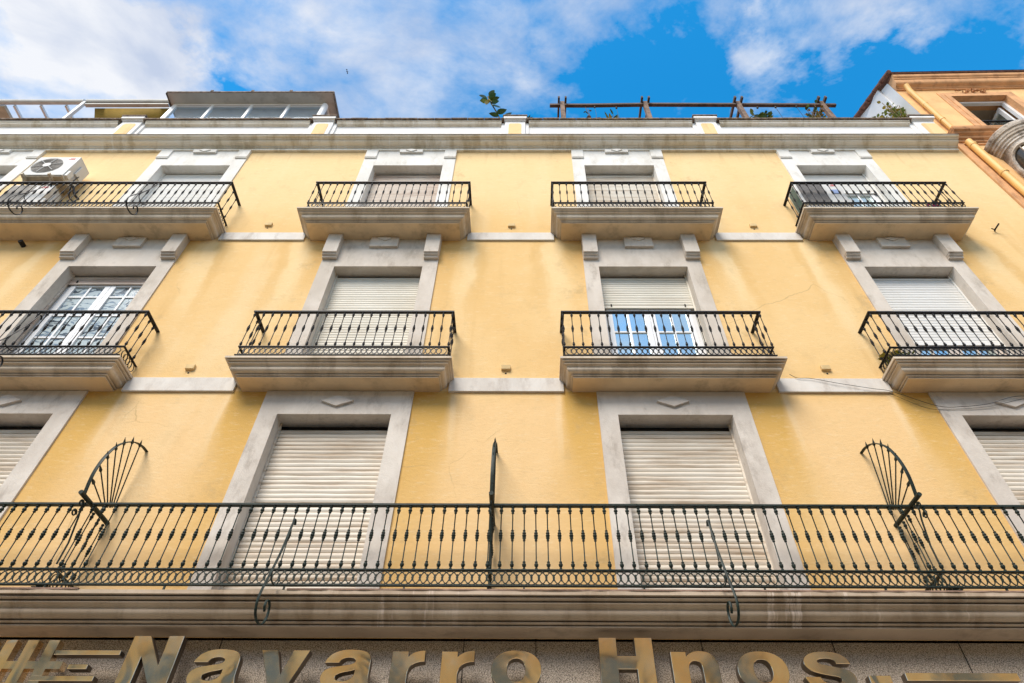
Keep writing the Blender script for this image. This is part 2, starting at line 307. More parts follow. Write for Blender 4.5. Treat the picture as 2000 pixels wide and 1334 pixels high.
def tag(o,label=None,cat=None,group=None,kind=None):
    for k,v in (('label',label),('category',cat),('group',group),('kind',kind)):
        if v: o[k]=v
    return o
def part(mb,name,mats,parent,**k):
    ob=mb.build(name,mats,parent,**k); ORG[ob.name]=tuple(parent_origin(parent)); return ob
def place(ob,loc):   # move a single mesh thing's origin to its base
    l=Vector(loc); ob.data.transform(Matrix.Translation(-l)); ob.location=l; return ob
D=5.5; GZ=-1.6
C1=[-9.80,-5.961,-2.158,1.663,5.494]; C3=[-9.83,-5.99,-2.142,1.674,5.487]; C4=[-9.79,-5.955,-2.133,1.650,5.440]
# ---------------------------------------------------------------- ground and street
mb=MB(); mb.box(-60,60,-7,3.2,GZ-.4,GZ-.12); tag(place(mb.build('road','asphalt'),(0,-2,GZ-.12)),kind='structure')
mb=MB(); mb.quad((-400,-400,GZ-.45),(400,-400,GZ-.45),(400,400,GZ-.45),(-400,400,GZ-.45)); tag(mb.build('ground','paving'),kind='structure')
for nm,a,b in (('pavement',3.32,5.9),('pavement',-9.5,-7.12)):
    mb=MB(); mb.box(-60,60,a,b,GZ-.4,GZ); tag(mb.build(nm,'paving'),kind='structure')
for a in (3.2,-7.12):
    mb=MB(); mb.box(-60,60,a+.003,a+.117,GZ-.4,GZ+.003); tag(mb.build('kerb','kerb'),kind='structure')
# ---------------------------------------------------------------- main building
BL=thing('apartment_building','yellow stuccoed four storey building with grey window surrounds above a granite shopfront','building',(0,D,GZ))
XL,XR=-14.0,8.055
def wallcells(mb,xs,zs,holes,y):
    xs=sorted(set(xs)); zs=sorted(set(zs))
    for i in range(len(xs)-1):
        for j in range(len(zs)-1):
            cx=(xs[i]+xs[i+1])/2; cz=(zs[j]+zs[j+1])/2
            if any(a<cx<b and c<cz<d for a,b,c,d in holes): continue
            mb.quad((xs[i],y,zs[j]),(xs[i+1],y,zs[j]),(xs[i+1],y,zs[j+1]),(xs[i],y,zs[j+1]))
OPH={1:(2.56,4.79,.64),3:(5.365,7.605,.638),4:(8.52,10.687,.622)}
mb=MB()
for fl,Cs,z0,z1 in ((1,C1,2.3,5.2),(3,C3,5.2,8.35),(4,C4,8.35,11.4)):
    za,zb,hw=OPH[fl]; holes=[(c-hw-.1,c+hw+.1,za-.02,zb+.1) for c in Cs]
    wallcells(mb,[XL,XR]+[h for q in holes for h in q[:2]],[z0,z1,za-.02,zb+.1],holes,D)
mb.quad((XR,D,2.3),(XR,14,2.3),(XR,14,11.4),(XR,D,11.4))
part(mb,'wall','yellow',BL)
mb=MB(); mb.box(XL,XR-.01,5.8,14,GZ,11.45,skip='f'); mb.quad((XL,5.9,GZ),(XR-.01,5.9,GZ),(XR-.01,5.9,11.45),(XL,5.9,11.45)); part(mb,'core','void',BL)
mb=MB(); mb.box(XL,XR-.02,5.85,13.9,11.452,11.50); part(mb,'roof_terrace','terracotta',BL)
# granite front and shop window
mb=MB(); mb.box(XL,XR,5.50,5.62,1.15,2.32); 
for x in (-13,-9.2,-5.4,-1.6,2.2,6.0): mb.box(x-.3,x+.3,5.50,5.62,GZ,1.145)
gr=part(mb,'granite_front','granite',BL)
for x in (-8.0,-5.5,-2.55,-.52,.08,1.46,2.55,3.6,4.5,5.4,6.3):
    mb=MB(); mb.box(x-.003,x+.003,5.494,5.499,1.16,2.32); part(mb,'panel_joint','granite_joint',gr)
mb=MB(); mb.box(XL,XR-.03,5.64,5.70,GZ,1.14); part(mb,'shop_window','shop_glass',BL)
# string courses between balconies
def strings(Cs,hw,z0,z1):
    edges=[XL]+[e for c in Cs[1:] for e in (c-hw,c+hw)]+[XR-.002]
    return edges
BAL=[]  # (floor, cx, x0, x1)
SLAB={3:(5.15,5.355,.24,.385),4:(8.30,8.51,.31,.46)}
B3=[(-14.2,-4.67),(-3.46,-.86),(.385,2.975),(4.185,6.78)]
B4=[(-14.2,-4.655),(-3.448,-.86),(.367,2.931),(4.135,6.735)]
for (bl,z0,z1,xr) in ((B3,5.14,5.356,XR-.003),(B4,8.287,8.485,4.3)):
    segs=[(bl[0][1]-.05,bl[1][0]+.05),(bl[1][1]-.05,bl[2][0]+.05),(bl[2][1]-.05,bl[3][0]+.05)]
    if xr>7: segs.append((bl[3][1]-.05,xr))
    for a,b in segs:
        mb=MB(); mb.box(a+.001,b-.001,D-.028,D+.02,z0,z1,skip='k'); part(mb,'string_course','string',BL,bevel=.004)
# balcony slabs with mitred mouldings
def slab(x0,x1,prof,name='balcony_slab',mats=('slab_stone','soffit')):
    """prof: (projection, z); x0,x1 at the outermost projection"""
    pm=max(p for p,_ in prof); rows=[]
    for p,z in prof:
        i=pm-p; rows.append([(x0+i,D+.01,z),(x0+i,D-p,z),(x1-i,D-p,z),(x1-i,D+.01,z)])
    mb=MB(); mb.grid(rows)
    r=rows[0]; mb.poly([r[0],r[3],r[2],r[1]],1)
    r=rows[-1]; mb.poly([r[0],r[1],r[2],r[3]],0)
    return part(mb,name,list(mats),BL,smooth=True)
def profile(p0,z0,h,p1=None,k=.145):
    s=h/.205
    base=[(0,0),(.0,.010),(-.022,.011),(-.022,.019),(.014,.021),(.019,.026),(.019,.031),(.013,.034),(-.006,.035),(-.006,.042),(.036,.046),(.050,.052),(.064,.063),(.071,.074),(.072,.084),(.070,.093),(.067,.099),(.071,.108),(.080,.116),(.092,.122),(.104,.126),(.106,.134),(.101,.138),(.080,.139),(.080,.148),(.119,.150),(.127,.155),(.129,.161),(.121,.165),(.100,.166),(.100,.173),(.145,.175),(.145,.205)]
    return [(p0+a*k/.145,z0+b*s) for a,b in base]
for i,(a,b) in enumerate(B3): slab(a,b,profile(.24,5.15,.205))
for i,(a,b) in enumerate(B4): slab(a,b,profile(.31,8.30,.21,k=.15))
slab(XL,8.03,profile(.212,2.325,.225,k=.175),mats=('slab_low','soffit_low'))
# terracotta lip tiles on the long slab
for a,b in ((XL,-3.70),(-1.98,8.0)):
    rows=[[],[],[],[]]; x=a
    while x<=b:
        w1=random.uniform(-.004,.004); rows[0].append((x,D-.05,2.5505)); rows[1].append((x,D-.392+w1,2.5505)); rows[2].append((x,D-.394+w1,2.562+w1*.4)); rows[3].append((x,D-.05,2.563)); x+=.07
    mb=MB(); mb.grid(rows); part(mb,'edge_tile','rust_tile',BL)
# top cornice
prof=[(.0,11.235),(.045,11.238),(.045,11.298),(.020,11.300),(.020,11.308),(.072,11.311),(.075,11.320),(.070,11.327),(.050,11.329),(.050,11.336),(.100,11.340),(.130,11.348),(.156,11.359),(.168,11.370),(.170,11.380),(.166,11.388),(.150,11.390),(.150,11.397),(.192,11.400),(.198,11.406),(.192,11.411),(.175,11.412),(.175,11.418),(.230,11.420),(.241,11.427),(.240,11.436),(.220,11.438),(.220,11.443),(.250,11.445),(.250,11.457),(.0,11.47)]
mb=MB(); rows=[[(XL,D-p,z),(7.985,D-p,z)] for p,z in prof]; mb.grid(rows); mb.poly([(7.985,D-p,z) for p,z in prof]); part(mb,'cornice','cornice_stone',BL,smooth=True)
mb=MB(); mb.box(XL,7.99,D-.256,D-.0,11.4525,11.468); part(mb,'cornice_tile','lichen',BL)
# parapet
PX=[-11.7,-7.86,-4.04,-.235,3.54,7.83]
mb=MB(); mb.box(XL,8.05,D+.0,D+.22,11.40,12.42); part(mb,'parapet_wall','parapet_white',BL)
pprof=[(0,12.33),(.018,12.332),(.018,12.345),(.045,12.349),(.064,12.358),(.072,12.372),(.074,12.388),(.070,12.396),(.092,12.400),(.092,12.436),(.0,12.44)]
for a,b in zip(PX[:-1],PX[1:]):
    a2,b2=a+.27,b-.27
    mb=MB(); rows=[[(a2,D-p,z),(b2,D-p,z)] for p,z in pprof]; mb.grid(rows); part(mb,'parapet_moulding','cornice_stone',BL,smooth=True)
    mb=MB(); x=a2-.05
    while x<b2+.04:
        L=min(.33,b2+.05-x); mb.box(x+.004,x+L-.004,D-.125-random.uniform(0,.008),D+.26,12.442,12.472+random.uniform(0,.006)); x+=.33
    part(mb,'coping_tile','lichen',BL)
for i,px in enumerate(PX):
    hw=.2 if i<5 else .21
    mb=MB(); mb.box(px-hw,px+hw,D-.07,D+.24,11.47,12.43); mb.box(px-hw-.07,px-hw,D-.035,D+.2,11.47,12.425); 
    if i<5: mb.box(px+hw,px+hw+.07,D-.035,D+.2,11.47,12.425)
    pr=part(mb,'parapet_pier','parapet_white',BL,bevel=.004)
    mb=MB(); off=0 if i<5 else .03
    z1=12.33; pts=[(px-.125+off,D-.075,11.48),(px+.125+off*3,D-.075,11.48),(px+.125+off*3,D-.075,z1-.04),(px+.09+off*3,D-.075,z1),(px-.09+off,D-.075,z1),(px-.125+off,D-.075,z1-.04)]
    mb.poly(pts); part(mb,'pier_panel','yellow',pr)
    mb=MB(); mb.box(px-hw-.012,px+hw+.012,D-.095,D+.26,12.43,12.46); mb.box(px-hw-.03,px+hw+.03,D-.135,D+.28,12.46,12.535); part(mb,'pier_cap','parapet_white',pr,bevel=.006)
    mb=MB(); mb.box(px-hw-.045,px+hw+.045,D-.15,D+.3,12.5375,12.585); part(mb,'cap_tile','lichen',pr,bevel=.008)
# window bays ---------------------------------------------------
def slats(mb,x0,x1,z0,z1,y,pitch,wav=0):
    n=max(1,int((z1-z0)/pitch)); rows=[]
    for k in range(n+1):
        zt=z1-k*pitch; 
        if zt-pitch<z0-.001: break
        j=random.uniform(-.0015,.0015)
        for f,dy in ((.0,.007),(.10,.007),(.12,-.001),(.3,-.005),(.6,-.006),(.85,-.002),(.97,.0),(1.0,.007)):
            rows.append((zt-f*pitch,y+dy+j))
    m=7; R2=[]
    for (z,yy) in rows:
        R2.append([(x0+(x1-x0)*t/(m-1),yy,z+(wav*math.sin(t*2.1+z*17) if wav else 0)) for t in range(m)])
    R2=[list(reversed(r)) for r in R2]
    mb.grid(R2)
def french(par,x0,x1,z0,z1,y,fm,gm,rowz,mw=.03,st=.075):
    mb=MB(); xm=(x0+x1)/2
    mb.box(x0,x0+.05,y,y+.06,z0,z1); mb.box(x1-.05,x1,y,y+.06,z0,z1); mb.box(x0+.05,x1-.05,y,y+.06,z1-.05,z1)
    for a,b in ((x0+.052,xm-.002),(xm+.002,x1-.052)):
        mb.box(a,a+st,y-.015,y+.045,z0+.01,z1-.052); mb.box(b-st,b,y-.015,y+.045,z0+.01,z1-.052)
        mb.box(a+st,b-st,y-.015,y+.045,z0+.01,z0+.14); mb.box(a+st,b-st,y-.015,y+.045,z1-.052-st,z1-.052)
        mb.box((a+b)/2-mw/2,(a+b)/2+mw/2,y-.005,y+.03,z0+.14,z1-.052-st)
        for rz in rowz:
            mb.box(a+st,(a+b)/2-mw/2,y-.004,y+.03,rz-mw/2,rz+mw/2); mb.box((a+b)/2+mw/2,b-st,y-.004,y+.03,rz-mw/2,rz+mw/2)
    part(mb,'window_frame',fm,par,bevel=.004)
    mb=MB(); mb.box(x0+.1,x1-.1,y+.012,y+.018,z0+.05,z1-.1); part(mb,'window_pane',gm,par)
def surround(fl,cx,c,z0,ztop):
    za,zb,hw=OPH[fl]; ow={1:.853,3:.85,4:.832}[fl]; tm={1:'trim_grey',3:'trim_mid',4:'trim_white'}[fl]
    p=.022; yb=D+.22
    mb=MB()
    mb.box(cx-ow,cx-hw,D-p,yb,z0,zb); mb.box(cx+hw,cx+ow,D-p,yb,z0,zb); mb.box(cx-ow,cx+ow,D-p,yb,zb,ztop)
    s=part(mb,'window_surround',tm,BL)
    if fl==1:
        m=MB(); a,b=.185,.078; zc=4.972; pts=[(cx-a,0,zc),(cx,0,zc-b),(cx+a,0,zc),(cx,0,zc+b)]
        y1=D-p-.03; f=[(q[0],y1,q[2]) for q in pts]; k=[(q[0],D-p,q[2]) for q in pts]; m.poly(f)
        for i in range(4): j=(i+1)%4; m.quad(f[j],f[i],k[i],k[j])
        part(m,'diamond_plaque','trim_white' if 0 else tm,s,bevel=.004)
    else:
        z1=8.062 if fl==3 else 11.126; hwp=.212; zt=ztop-.002
        m=MB(); y1=D-p-.045; m.box(cx-hwp,cx+hwp,y1,D-p+.001,z1,zt)
        pl=part(m,'plaque',tm,s,bevel=.004)
        zc=zt-.045 if fl==3 else zt+.0; a,b=.105,.062
        m=MB(); zz=zt-.005
        pts=[(cx-a,zz-.04),(cx,zz-.04-b),(cx+a,zz-.04),(cx,zz-.04+b*.5)]
        f=[(q[0],y1-.016,q[1]) for q in pts]; k=[(q[0],y1,q[1]) for q in pts]; m.poly(f)
        for i in range(4): j=(i+1)%4; m.quad(f[j],f[i],k[i],k[j])
        part(m,'plaque_boss',tm,s)
        for sg in (-1,1):
            xo=cx+sg*(ow+.0); xi=xo-sg*.215; a,b=min(xo,xi),max(xo,xi); m=MB()
            if fl==3:
                m.box(a+.002,b,D-.125,D-p+.001,7.835,zt); m.box(a+.006,b-.004,D-.108,D-p+.001,7.822,7.835)
                m.box(a+.002,b,D-.098,D-p+.001,7.803,7.822); m.box(a+.006,b-.004,D-.082,D-p+.001,7.79,7.803); m.box(a+.002,b,D-.07,D-p+.001,7.765,7.79)
                part(m,'corbel',tm,s,bevel=.004)
            else:
                m.box(a+.002,b,D-.048,D-p+.001,10.985,zt); m.box(a+.002,b,D-.046,D-p+.001,10.945,10.972)
                part(m,'corbel',tm,s,bevel=.003)
    # head gap + shutter / window
    x0,x1=cx-hw,cx+hw; y=D+.155
    mb=MB(); mb.box(x0-.05,x1+.05,y+.05,y+.055,z0,zb+.05); 
    if c.get('void',1): part(mb,'shade_sheet','void',s)  # near-black sheet, paints the lintel's shade seen in the head gap
    sb=c.get('bottom',za); gap=c.get('gap',.045)
    if c.get('shutter'):
        m=MB(); slats(m,x0-.01,x1+.01,sb+.02,zb-gap,y,c.get('pitch',.052),c.get('wav',0))
        m.box(x0+.0,x1-.0,y-.006,y+.012,sb,sb+.05 if sb>za+.1 else sb+.03)
        part(m,'roller_shutter',c['shutter'],s,smooth=False)
        for q in (x0,x1-.022):
            m=MB(); m.box(q,q+.022,y-.022,y-.0065,za,zb-.004); part(m,'shutter_guide',c['shutter'],s)
        if sb>za+.1:
            m=MB()
            for q in (x0+.13,x1-.13): m.box(q-.008,q+.008,y-.02,y-.006,sb+.03,sb+.07)
            part(m,'shutter_stop','void',s)
    if c.get('french'):
        fm,gm,rz=c['french']; french(s,x0+.005,x1-.005,za,min(zb-.03,sb+.10),D+.19,fm,gm,rz)
    if c.get('curtain'):
        m=MB(); m.box(x0+.08,x1-.08,D+.23,D+.235,za,zb-.2); part(m,'curtain',c['curtain'],s)
    return s
for i,cx in enumerate(C1):
    surround(1,cx,dict(shutter='shutter_old',pitch=.056,gap=.085,wav=.0015 if i in(2,3) else .0008),2.552,5.14)
for i,cx in enumerate(C3):
    c={0:dict(shutter='shutter_cream'),1:dict(shutter='shutter_brown',bottom=7.40,gap=.03,pitch=.045,void=0,french=('pvc_white','leafprint',[7.15,6.75,6.3])),
       2:dict(shutter='shutter_cream',pitch=.05),3:dict(shutter='shutter_cream',bottom=6.872,pitch=.052,french=('pvc_white','glass_dark',[6.42,5.95])),
       4:dict(shutter='shutter_white',bottom=6.13,pitch=.056,french=('pvc_warm','glass_dark',[5.8]))}[i]
    surround(3,cx,c,5.357,8.298)
for i,cx in enumerate(C4):
    c={0:dict(shutter='shutter_white'),1:dict(shutter='shutter_white',pitch=.045,gap=.02),2:dict(shutter='shutter_brown',pitch=.05),3:dict(shutter='shutter_old',pitch=.05),
       4:dict(shutter='shutter_white',bottom=10.0,pitch=.045,french=('pvc_white','glass_dark',[9.25]))}[i]
    surround(4,cx,c,8.512,11.2345)
# small plaster boxes on the wall with a hole below
for x,z in ((-4.061,8.72),(-.241,8.695),(3.539,8.695),(-4.063,5.53),(-.251,5.53),(3.592,5.535)):
    mb=MB(); mb.box(x-.055,x+.055,D-.035,D+.01,z-.03,z+.045); vb=part(mb,'junction_box','plaster_box',BL,bevel=.006)
    mb=MB(); mb.tube([(x,D-.003,z-.075),(x,D+.01,z-.075)],.012,8); part(mb,'drain_hole','void',vb)
mb=MB(); mb.tube([(7.24,D+.01,8.57),(7.22,D-.04,8.56),(7.26,D-.12,8.60)],.012,6); mb.tube([(7.22,D-.03,8.565),(7.15,D-.06,8.55)],.008,6); part(mb,'wall_hook','iron_dark',BL)
mb=MB(); mb.tube([(-7.6,D+.01,8.14),(-7.6,D-.10,8.14)],.035,10); part(mb,'wall_pipe_stub','iron_dark',BL)
# ---------------------------------------------------------------- balcony railings
def balu_mesh(h,fat,mat):
    f=fat
    pr=[(.011*f,0),(.011*f,.012),(.0055,.016),(.014*f,.030),(.0165*f,.042),(.0165*f,.050),(.009*f,.060),(.012*f,.066),(.012*f,.072),(.0055,.078)]
    m=h*.52; c=.055
    pr+=[(.0055,m-c),(.0115*f,m-c+.003),(.0115*f,m-c+.009),(.008*f,m-c+.012),(.0155*f,m-c+.030),(.0155*f,m-c+.036),(.009*f,m-c+.040),(.0165*f,m-.006),(.0175*f,m),(.0165*f,m+.006),(.009*f,m+c-.040),(.0155*f,m+c-.036),(.0155*f,m+c-.030),(.008*f,m+c-.012),(.0115*f,m+c-.009),(.0115*f,m+c-.003),(.0055,m+c)]
    pr+=[(.0055,h-.078),(.012*f,h-.072),(.012*f,h-.066),(.009*f,h-.060),(.0165*f,h-.050),(.0165*f,h-.042),(.012*f,h-.030),(.009*f,h-.022),(.0145*f,h-.015),(.0145*f,h-.005),(.011*f,h)]
    mb=MB(); mb.lathe(pr,8); me=bpy.data.meshes.new('baluster'); me.from_pydata(mb.v,[],mb.f)
    for p in me.polygons: p.use_smooth=True
    me.set_sharp_from_angle(angle=R(50)); me.materials.append(MT[mat]); return me
def ringband(mb,x0,x1,y,z0,z1,axis='x'):
    r=(z1-z0)/2-.002; zc=(z0+z1)/2; L=x1-x0; n=max(2,round((L-2*r)/r)); p=(L-2*r)/n; w=.0036; t=.0045
    def P(a,d,z): return (a,y+d,z) if axis=='x' else (y+d,a,z)
    K=18
    for k in range(n+1):
        cx=x0+r+k*p; dd=.0012*(k%2)
        rows=[]
        for q,(rr,d) in enumerate(((r,-t+dd),(r-2*w,-t+dd),(r-2*w,t),(r,t))):
            rows.append([P(cx+rr*math.cos(2*math.pi*j/K),d,zc+rr*math.sin(2*math.pi*j/K)) for j in range(K)])
        rows.append(rows[0]); mb.grid(rows,closed=True)
        b=[P(cx-.011,-.007,zc-.004),P(cx+.011,-.007,zc-.004),P(cx+.011,-.007,zc+.004),P(cx-.011,-.007,zc+.004)]; mb.poly(b)
        for s in (-1,1):
            mb.poly([P(cx-.010,-.006,zc+s*.004),P(cx-.004,-.006,zc+s*.016),P(cx-.010,-.006,zc+s*.026),P(cx,-.006,zc+s*.034),P(cx+.010,-.006,zc+s*.026),P(cx+.004,-.006,zc+s*.016),P(cx+.010,-.006,zc+s*.004)])
BM={}
def railing(label,x0,x1,yf,S0,rail_z,nb,mat,left=True,right=True,side=2,fat=1.0,group='iron balcony railings'):
    t=thing('balcony_railing',label,'railing',((x0+x1)/2,yf,S0),group)
    zb0,zb1=S0+.062,S0+.203; yb=D+.0
    def path(z0,z1,w,nm,m=mat):
        mb=MB(); h=w/2
        mb.box(x0-h,x1+h,yf-h,yf+h,z0,z1)
        if left: mb.box(x0-h,x0+h,yf+h,yb,z0+.0005,z1-.0005)
        if right: mb.box(x1-h,x1+h,yf+h,yb,z0+.0005,z1-.0005)
        return part(mb,nm,m,t,bevel=.002)
    path(rail_z-.016,rail_z+.006,.042,'top_rail')
    path(zb1-.006,zb1+.006,.026,'middle_bar'); path(zb0-.006,zb0+.005,.026,'bottom_bar')
    mb=MB(); ringband(mb,x0+.01,x1-.01,yf,zb0+.005,zb1-.006)
    if left: ringband(mb,yf+.02,yb-.01,x0,zb0+.005,zb1-.006,'y')
    if right: ringband(mb,yf+.02,yb-.01,x1,zb0+.005,zb1-.006,'y')
    part(mb,'ring_frieze',mat,t)
    mb=MB(); k=int((x1-x0)/1.1)+1
    for i in range(k+1):
        x=x0+.02+(x1-x0-.04)*i/k; mb.box(x-.007,x+.007,yf-.007,yf+.007,S0-.002,zb0-.006)
    part(mb,'foot',mat,t)
    h=rail_z-.016-(zb1+.006); key=(round(h,3),fat,mat)
    if key not in BM: BM[key]=balu_mesh(h,fat,mat)
    pos=[(x0+(x1-x0)*i/nb,yf) for i in range(nb+1)]
    for k in range(side):
        yy=yf+(yb-yf)*(k+1)/(side+1)
        if left: pos.append((x0,yy))
        if right: pos.append((x1,yy))
    assert len(pos)<=100,len(pos)
    o=Vector((t.location))
    for (x,y) in pos:
        b=bpy.data.objects.new('baluster',BM[key]); S.collection.objects.link(b); b.parent=t; b.location=Vector((x,y,zb1+.006))-o
    return t
railing('long green iron railing running the full width above the shop sign',-5.06,5.02,5.16,2.552,3.40,96,'iron_green',left=False,right=False,side=0,fat=1.1)
Y3=D-.335; Y4=D-.41
railing('black iron balcony railing before the french window with leaf patterned curtains',-8.55,-4.742,Y3,5.357,6.20,34,'iron_dark')
railing('black iron railing of the middle floor balcony with fully closed cream shutter',-3.382,-.922,Y3,5.357,6.20,22,'iron_dark')
railing('black iron railing before the half closed shutter and panes mirroring blue sky',.445,2.886,Y3,5.357,6.20,22,'iron_dark')
railing('black iron railing with yellow green plant behind its lower corner',4.255,6.70,Y3,5.357,6.20,22,'iron_dark')
railing('longest top floor iron railing with air conditioners behind it',-8.85,-4.727,Y4,8.512,9.34,37,'iron_dark',fat=.9)
railing('top floor iron railing before the brown stained shutter',-3.352,-.922,Y4,8.512,9.345,22,'iron_dark',fat=.9)
railing('top floor iron railing before the pale shutter, under the left end of the pergola',.405,2.84,Y4,8.512,9.34,22,'iron_dark',fat=.9)
railing('top floor iron railing with white air conditioner and pink flowers behind it',4.215,6.645,Y4,8.512,9.335,22,'iron_dark',fat=.9)
# ---------------------------------------------------------------- fan screens on the long balcony
def spline(pts,n=6):
    P=[Vector(p) for p in pts]; P=[2*P[0]-P[1]]+P+[2*P[-1]-P[-2]]; o=[]
    for i in range(1,len(P)-2):
        for k in range(n):
            t=k/n; a,b,c,d=P[i-1:i+3]; o.append(.5*((2*b)+(-a+c)*t+(2*a-5*b+4*c-d)*t*t+(-a+3*b-3*c+d)*t**3))
    o.append(P[-2]); return o
def fan(x,label):
    t=thing('fan_screen',label,'screen',(x,D-.28,2.552),'fan shaped divider screens on the long balcony'); m='iron_green'
    mb=MB(); mb.tube([(x,D,3.405),(x,4.955,3.395)],.0215,10); part(mb,'support_tube',m,t,smooth=True)
    arc=spline([(x,5.01,3.41),(x,4.984,3.529),(x,4.972,3.636),(x,4.983,3.774),(x,5.021,3.914),(x,5.074,4.026),(x,5.171,4.139),(x,5.276,4.217),(x,5.398,4.263),(x,5.50,4.275)],5)
    mb=MB(); mb.tube(arc,.0125,6,flat=(1.5,.55)); part(mb,'arched_bar',m,t,smooth=True)
    cy,cz=5.47,3.43
    mb=MB(); ia=[(x,cy+.03-.17*math.cos(a),cz+.17*math.sin(a)) for a in [R(k*9) for k in range(11)]]; mb.tube(ia,.010,6,flat=(1.5,.6)); part(mb,'inner_arch',m,t)
    SP=[((4.973,3.573),(5.279,3.484)),((4.977,3.729),(5.324,3.514)),((4.98,3.883),(5.357,3.536)),((5.026,4.027),(5.39,3.558)),((5.1,4.147),(5.41,3.571)),((5.208,4.244),(5.437,3.589)),((5.344,4.31),(5.469,3.61))]
    for t1,b1 in SP:
        T=Vector((x,*t1)); B=Vector((x,*b1)); d=(T-B).normalized(); mb=MB(); mb.tube([B-d*.04,T-d*.06],.0062,6)
        mb.tube([T-d*.115,T-d*.09,T-d*.07,T],[.006,.009,.024,.001],6,flat=(.5,1)); part(mb,'spear',m,t,smooth=True)
    # balustrade panel below, between rail and wall
    h=.585; key=('fan',h)
    if key not in BM: BM[key]=balu_mesh(h,1.0,m)
    for yy in (5.255,5.36,5.45):
        b=bpy.data.objects.new('baluster',BM[key]); S.collection.objects.link(b); b.parent=t; b.location=Vector((x,yy,2.78))-t.location
    mb=MB(); ringband(mb,5.19,5.48,x,2.62,2.75,'y'); mb.box(x-.012,x+.012,5.18,5.5,2.752,2.764); mb.box(x-.012,x+.012,5.18,5.5,2.604,2.618); part(mb,'ring_frieze',m,t)
    mb=MB()
    for (yy,zz) in ((5.04,3.33),(5.02,3.22)):
        pts=[(x,yy+.034*math.cos(a)*(1-a/16),zz+.034*math.sin(a)*(1-a/16)) for a in [k*.5 for k in range(18)]]; mb.tube(pts,.007,6)
    mb.tube([(x,5.10,3.39),(x,5.065,3.30),(x,5.10,3.22),(x,5.155,3.0),(x,5.16,2.8)],.008,6)
    part(mb,'scroll',m,t)
    return t
fan(-4.05,'green iron fan of spear tipped rods at the left of the long balcony')
fan(-.32,'green iron fan screen seen edge on in the middle of the long balcony')
fan(3.545,'green iron fan of spear tipped rods at the right of the long balcony')
def leafstar(x,y,z,lab):
    mb=MB()
    for k in range(9):
        a=2*math.pi*k/9+.2; L=.055+.02*(k%2); mb.tube([(x,y,z),(x+L*.6*math.cos(a),y-.01,z+L*.6*math.sin(a)),(x+L*math.cos(a),y-.02,z+L*math.sin(a))],[.008,.010,.002],5)
    o=mb.build('iron_rosette','iron_green'); place(o,(x,y,z)); return tag(o,lab,'ornament','iron rosettes under the fan screens')
leafstar(-4.12,5.2,2.60,'spiky iron leaf rosette at foot of railing, left fan screen'); leafstar(3.60,5.2,2.60,'spiky iron leaf rosette at foot of railing, right fan screen')
# ---------------------------------------------------------------- scroll brackets (awning holders)
def bracket(x,dy,dz,mat,label,hgt=1.0):
    t=thing('scroll_bracket',label,'bracket',(x,5.1+dy,2.3+dz),'iron scroll brackets hung on the railings')
    pts=[(5.105,3.15),(5.085,3.185),(5.055,3.18),(5.05,3.14),(5.035,3.08),(4.985,2.84),(4.90,2.58),(4.84,2.42),(4.82,2.31),(4.86,2.23),(4.95,2.205),(5.04,2.235),(5.09,2.31),(5.085,2.385),(5.04,2.42),(4.995,2.40),(4.985,2.35),(5.01,2.32)]
    cv=spline([(x,5.14+(a-5.14)+dy,2.3+dz+(b-2.3)*hgt) for a,b in pts],4)
    mb=MB(); mb.tube(cv,.0085,6,flat=(1.3,.8)); part(mb,'scroll_rod',mat,t,smooth=True)
    mb=MB(); mb.tube(spline([(x,4.97+dy,2.3+dz+.50*hgt),(x,4.93+dy,2.3+dz+.28*hgt),(x,5.06+dy,2.3+dz+.26*hgt),(x,5.12+dy,2.3+dz+.34*hgt)],5),.006,6); part(mb,'stay',mat,t)
bracket(-2.07,0,0,'iron_green','green scrolled bracket left of the middle fan, hung outside the long railing')
bracket(1.615,0,0,'iron_green','green scrolled bracket right of the middle fan, hung outside the long railing')
bracket(-5.78,-.06,5.97,'iron_dark','scrolled bracket on the long top floor railing below the white shutter')
bracket(-7.5,-.06,5.97,'iron_dark','scrolled bracket on the long top floor railing in front of the air conditioners')
bracket(-5.93,.0,2.82,'iron_dark','scrolled bracket on the railing before the leaf patterned curtains')
